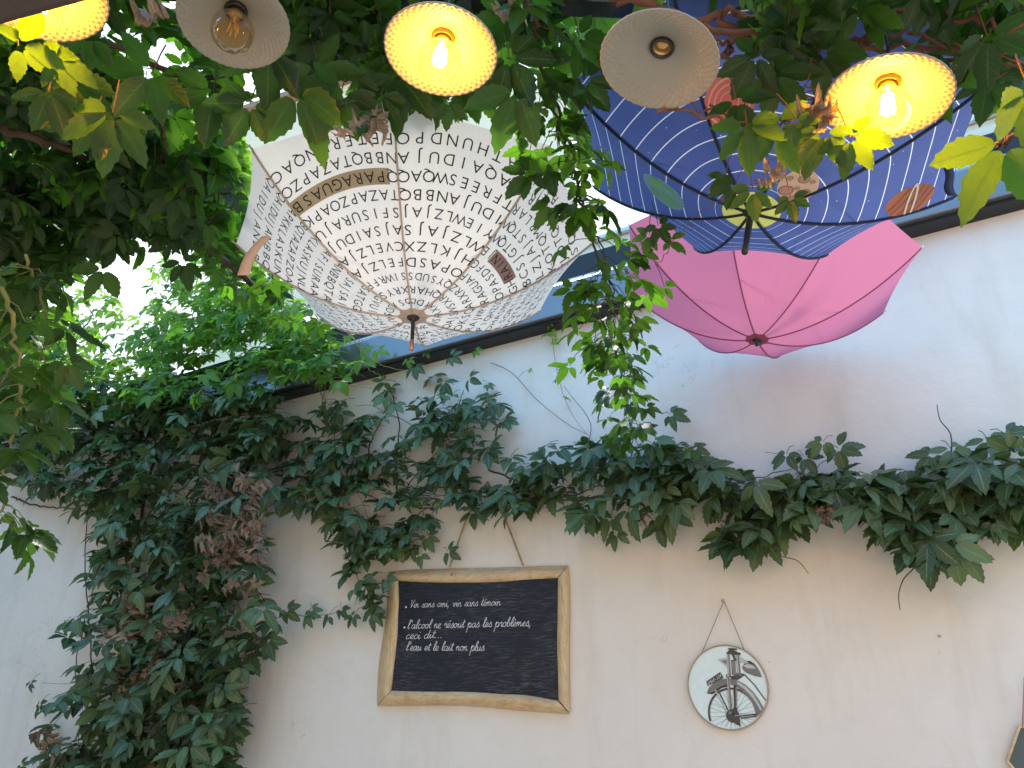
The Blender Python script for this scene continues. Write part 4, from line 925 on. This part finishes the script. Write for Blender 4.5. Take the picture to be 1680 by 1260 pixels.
def handwrite(text, p0, p1, xh, r=.0013, slant=.22):
    r *= .74
    """p0, p1 photo positions of the start and end of the base line; xh = x-height in metres"""
    a = onwall(*p0, .0335); b_ = onwall(*p1, .0335); tot = sum(HG[c][0] for c in text); e1 = (b_-a)/tot; e2 = ZZ*xh*.98; m = MB(); x = 0
    for c in text:
        ad, ss = HG[c]
        for st in ss:
            rs_ = [np.array([x+px+slant*py, py+RNG.normal()*.03, 0]) for px, py in st]
            q = smooth_path(rs_, 5) if len(st) > 2 else rs_
            m.tube([a+e1*v[0]+e2*v[1] for v in q], r*(1.9 if c in '.•' else 1), 5)
        x += ad
    return m
HWm = MB()
for (tx, p0, p1, xh, r) in (("Vin sans ami, vin sans te´moin", (672, 997), (821, 993), .0185, .00135), ("l'alcool ne re´sout pas les proble`mes,", (668, 1031.5), (872, 1027), .0205, .0016),
                         ("ceci dit...", (665, 1048.5), (726, 1046.5), .0205, .0016), ("l'eau et le lait non plus", (666, 1067), (794, 1067.5), .0205, .0016)):
    handwrite(tx, p0, p1, xh, r).build('handwritten_line', M['chalk'], cb)
for (x, y) in ((666, 996), (663.5, 1029.5)): HWm = MB(); HWm.lathe(onwall(x, y, .033), NW, [(0, .002), (.004, .0015), (.0052, 0)], 12); HWm.build('chalk_dot', M['chalk'], cb)

# half wiped earlier writing
wc = simple('wiped_chalk', (.07, .073, .082), .9)
for (tx, p0, p1, xh) in (("eau son le lait non plus sa", (666, 1090), (870, 1084), .012), ("sept", (875, 1105), (905, 1100), .02), ("le vin est trop", (745, 978), (820, 974), .008), ("non plus", (745, 1052), (790, 1050), .012)):
    handwrite(tx, p0, p1, xh, .0008).build('faint_writing', wc, cb)


# ------------------------------------------------------------------ round picture
pc = empty('round_picture', onwall(1196, 1193, .01), 'round black and white motorcycle picture hung by a thin cord from a nail', 'picture')
cu_, cv_ = uv(1196, 1127); lu = uv(1131, 1127)[0]; ru = uv(1261, 1127)[0]; cu_ = (lu+ru)/2; RP = (ru-lu)/2
def pp(x, y, off):           # position in the close-up of the picture -> on the disc
    return W(cu_+(x-640)/555*RP*.985, cv_-(y-655)/555*RP*.985, off)
gr = lambda v: (v*.97, v, v*1.02)
PM = [simple('photo_print_%s' % n, c, .35, 0, .12, 60) for n, c in (('sky', (.70, .84, .85)), ('light_grey', gr(.50)), ('mid_grey', gr(.17)), ('dark_grey', gr(.055)), ('black', gr(.015)), ('white', gr(.75)))]
m = MB(); n = 72
for r0, of in ((1, .012),): m.add([W(cu_, cv_, .014)]+[W(cu_+RP*.985*cos(2*pi*k/n), cv_+RP*.985*sin(2*pi*k/n), .014) for k in range(n)], [(0, 1+(k+1) % n, 1+k) for k in range(n)], 0)
LV = [0]
def pg(pts, c, cx=True):
    LV[0] += 1; off = .0146+LV[0]*.00003
    P_ = [];
    for (x, y) in pts:
        dx, dy = x-640, y-655; r = sqrt(dx*dx+dy*dy)
        if r > 553: x, y = 640+dx*553/r, 655+dy*553/r
        P_.append(pp(x, y, off))
    m.add(P_, [tuple(range(len(P_)))], c)
def seg(x0, y0, x1, y1, w0, c, w1=None):
    w1 = w0 if w1 is None else w1; d = sqrt((x1-x0)**2+(y1-y0)**2); nx, ny = -(y1-y0)/d, (x1-x0)/d
    N_ = 10; A_ = [(x0+(x1-x0)*i/N_, y0+(y1-y0)*i/N_, w0+(w1-w0)*i/N_) for i in range(N_+1)]; A_ = [a for a in A_ if (a[0]-640)**2+(a[1]-655)**2 < 552**2]
    if len(A_) > 1: pg([(a[0]+nx*a[2]/2, a[1]+ny*a[2]/2) for a in A_]+[(a[0]-nx*a[2]/2, a[1]-ny*a[2]/2) for a in A_[::-1]], c)
def arcq(cx, cy, r0, r1, a0, a1, c, n=40, ex=1.0):
    for i in range(n):
        t0 = radians(a0+(a1-a0)*i/n); t1 = radians(a0+(a1-a0)*(i+1)/n+.4)
        q = [(cx+r0*ex*cos(t0), cy-r0*sin(t0)), (cx+r1*ex*cos(t0), cy-r1*sin(t0)), (cx+r1*ex*cos(t1), cy-r1*sin(t1)), (cx+r0*ex*cos(t1), cy-r0*sin(t1))]
        if all((x-640)**2+(y-655)**2 < 553**2 for x, y in q): pg(q, c); LV[0] -= 1
def oval(cx, cy, rx, ry, c, rot=0, n=24): cr, sr = cos(rot), sin(rot); pg([(cx+rx*cos(2*pi*k/n)*cr-ry*sin(2*pi*k/n)*sr, cy+rx*cos(2*pi*k/n)*sr+ry*sin(2*pi*k/n)*cr) for k in range(n)], c)
WC = (672, 1015)
for k in range(34):                                                    # spokes
    th = 2*pi*k/34+.1; th2 = th+(.35 if k % 2 else -.35); seg(WC[0]+60*cos(th2), WC[1]-60*sin(th2), WC[0]+318*cos(th), WC[1]-335*sin(th), 4, 2)
arcq(*WC, 318, 348, -15, 195, 3, 60); LV[0] += 1; arcq(*WC, 311, 320, -15, 195, 1, 60); LV[0] += 1
pg([(335, 735), (375, 660), (450, 600), (560, 550), (680, 548), (660, 625), (540, 655), (470, 705), (420, 745)], 2)        # mudguard nose
pg([(335, 738), (430, 720), (540, 650), (660, 622), (655, 655), (560, 668), (480, 720), (420, 748)], 4)
pg([(690, 545), (800, 580), (900, 640), (990, 730), (1060, 840), (1110, 950), (1060, 1010), (1010, 1050), (990, 930), (930, 820), (850, 730), (770, 660), (690, 630)], 2)
pg([(790, 590), (900, 660), (990, 760), (1050, 880), (1085, 960), (1060, 985), (1010, 870), (950, 780), (870, 690), (780, 620)], 1)
pg([(345, 575), (360, 640), (600, 535), (585, 490), (560, 455)], 3)                                                                # number plate
seg(900, 500, 1020, 640, 16, 3); seg(1020, 640, 1150, 850, 16, 3)
pg([(880, 400), (920, 350), (1010, 345), (1080, 385), (1120, 470), (1140, 550), (1020, 520), (930, 480), (890, 440)], 2)   # tank
pg([(900, 385), (960, 360), (1040, 385), (1070, 430), (960, 420)], 1); pg([(940, 325), (1000, 320), (1070, 370), (1060, 385), (980, 345)], 4)
pg([(840, 250), (880, 260), (960, 320), (940, 345), (860, 340), (830, 300)], 1)
pg([(540, 275), (690, 268), (690, 300), (600, 300), (672, 372), (665, 395)], 1); pg([(545, 280), (690, 270), (668, 390)], 1); pg([(590, 298), (672, 295), (664, 355)], 2)
seg(462, 690, 585, 985, 18, 1); seg(520, 730, 610, 960, 18, 3)
pg([(735, 150), (800, 170), (880, 210), (880, 240), (800, 230), (700, 215), (690, 195)], 3); oval(775, 150, 70, 16, 3, .1); oval(860, 215, 28, 16, 3); oval(705, 200, 24, 18, 3)
seg(760, 190, 800, 310, 34, 3); seg(705, 215, 688, 520, 40, 2); seg(697, 215, 680, 520, 14, 1)                                     # front fork
seg(835, 230, 830, 480, 44, 2); seg(828, 235, 822, 480, 14, 1)
seg(768, 300, 756, 500, 58, 4)
for k in range(14): seg(738, 322+k*13, 792, 316+k*13, 5, 1)
oval(670, 508, 34, 26, 2); oval(668, 505, 16, 12, 1); oval(820, 500, 70, 24, 2, .1); oval(880, 505, 22, 18, 3); pg([(690, 520), (800, 500), (880, 530), (800, 570), (720, 560)], 3)
seg(665, 530, 650, 985, 42, 2); seg(656, 540, 640, 985, 12, 1); seg(755, 640, 722, 960, 44, 4); seg(765, 660, 733, 940, 8, 1)
oval(670, 1040, 92, 88, 3); oval(690, 1060, 70, 62, 4, .3); pg([(680, 940), (740, 960), (770, 1030), (760, 1110), (770, 1170), (720, 1160), (640, 1100), (700, 1040)], 3); oval(640, 1000, 26, 22, 2); oval(655, 1075, 60, 45, 3)
seg(760, 1045, 1010, 1022, 22, 3); seg(700, 1040, 1000, 1012, 8, 1); seg(780, 1075, 1000, 1050, 16, 3)
po_ = m.build('picture_print', PM, pc, smooth=False)
# number plate characters (seen mirrored in the picture)
m = MB(); txt = 'GFYAFI25'
for i, ch in enumerate('9SI-AYFG'[::-1] if False else 'GFAF-IS9'):
    v, f = glyph(ch); x0 = 385+i*26; y0 = 622-i*13.5; an = -radians(25)
    vs = []
    for q in v:
        a_, b_ = -q[0]*52, q[1]*66; vs.append(pp(x0+a_*cos(an)+b_*sin(an)*-1*-.35, y0+a_*sin(an)-b_, .0172))
    m.add(vs, [ff[::-1] for ff in f])
m.build('number_plate_text', PM[5], po_, smooth=False)
m = MB(); V = []; prof = [(.985, .002), (1.015, .002), (1.02, .012), (1.012, .0195), (.99, .0195), (.983, .0145)]; n = 96; vs = []
for k in range(n):
    th = 2*pi*k/n
    for (r_, of) in prof: vs.append(W(cu_+RP*r_*cos(th), cv_+RP*r_*sin(th), of))
q_ = len(prof); m.add(vs, [(k*q_+j, ((k+1) % n)*q_+j, ((k+1) % n)*q_+(j+1) % q_, k*q_+(j+1) % q_) for k in range(n) for j in range(q_)])
m.build('frame', simple('dull_brass_rim', (.42, .33, .24), .4, .5), pc)
m = MB(); m.tube([onwall(1152, 1070, .014), onwall(1187, 987, .016)], .0013, 6); m.tube([onwall(1221, 1066, .014), onwall(1188, 987, .016)], .0013, 6)
m.build('hanging_cord', simple('brown_cord', (.20, .12, .08), .8), pc)
M['nail'] = simple('brass_nail', (.6, .5, .3), .25, .9)
def nail(x, y, lab):
    m = MB(); p = onwall(x, y, -.003); m.lathe(p, NW, [(0, 0), (.002, 0), (.002, .018), (.005, .019), (.0055, .022), (.003, .025), (0, .0255)], 14); tag(m.build('nail', M['nail'], origin=p), lab, 'nail')
nail(1187.5, 987, 'small brass nail holding up the cord of the round picture'); nail(1541, 1045, 'lone brass nail in bare wall right of the round picture')

# hexagonal slate at the lower right corner, with its pinkish cord
hx = empty('hexagonal_slate', onwall(1700, 1260, .01), 'corner of a dark six sided slate in a thin wooden edge, at the bottom right', 'slate')
c0 = np.array(uv(1722, 1249)); a0_ = uv(1650, 1249)[0]; RH = c0[0]-a0_
hexp = [(c0[0]+RH*cos(k*pi/3), c0[1]+RH*sin(k*pi/3)) for k in range(6)]; ins = [(c0[0]+RH*.93*cos(k*pi/3), c0[1]+RH*.93*sin(k*pi/3)) for k in range(6)]
m = MB(); m.add([W(a, b_, .012) for a, b_ in ins], [(0, 1, 2, 3, 4, 5)]); m.build('slate', simple('grey_green_slate', (.085, .11, .115), .6), hx, smooth=False)
m = MB(); vs = []
for (a, b_), (c_, d_) in zip(hexp, ins): vs += [W(a, b_, .003), W(a, b_, .022), W(c_, d_, .022), W(c_, d_, .003)]
m.add(vs, [(4*k+j, 4*((k+1) % 6)+j, 4*((k+1) % 6)+(j+1) % 4, 4*k+(j+1) % 4) for k in range(6) for j in range(4)]); m.build('wooden_edge', M['log_h'], hx, smooth=False)
m = MB(); m.tube([W(ins[2][0]+.01, ins[2][1]+.0, .024), W(c0[0]+.02, c0[1]-.02, .016)], .0012, 5); m.build('string', simple('dark_string', (.03, .03, .03), .8), hx)
m = MB(); m.tube([onwall(1677.5, 1195, .02), onwall(1681, 1110, .02)], .003, 6); m.build('hanging_cord', simple('mauve_cord', (.40, .24, .26), .8), hx)
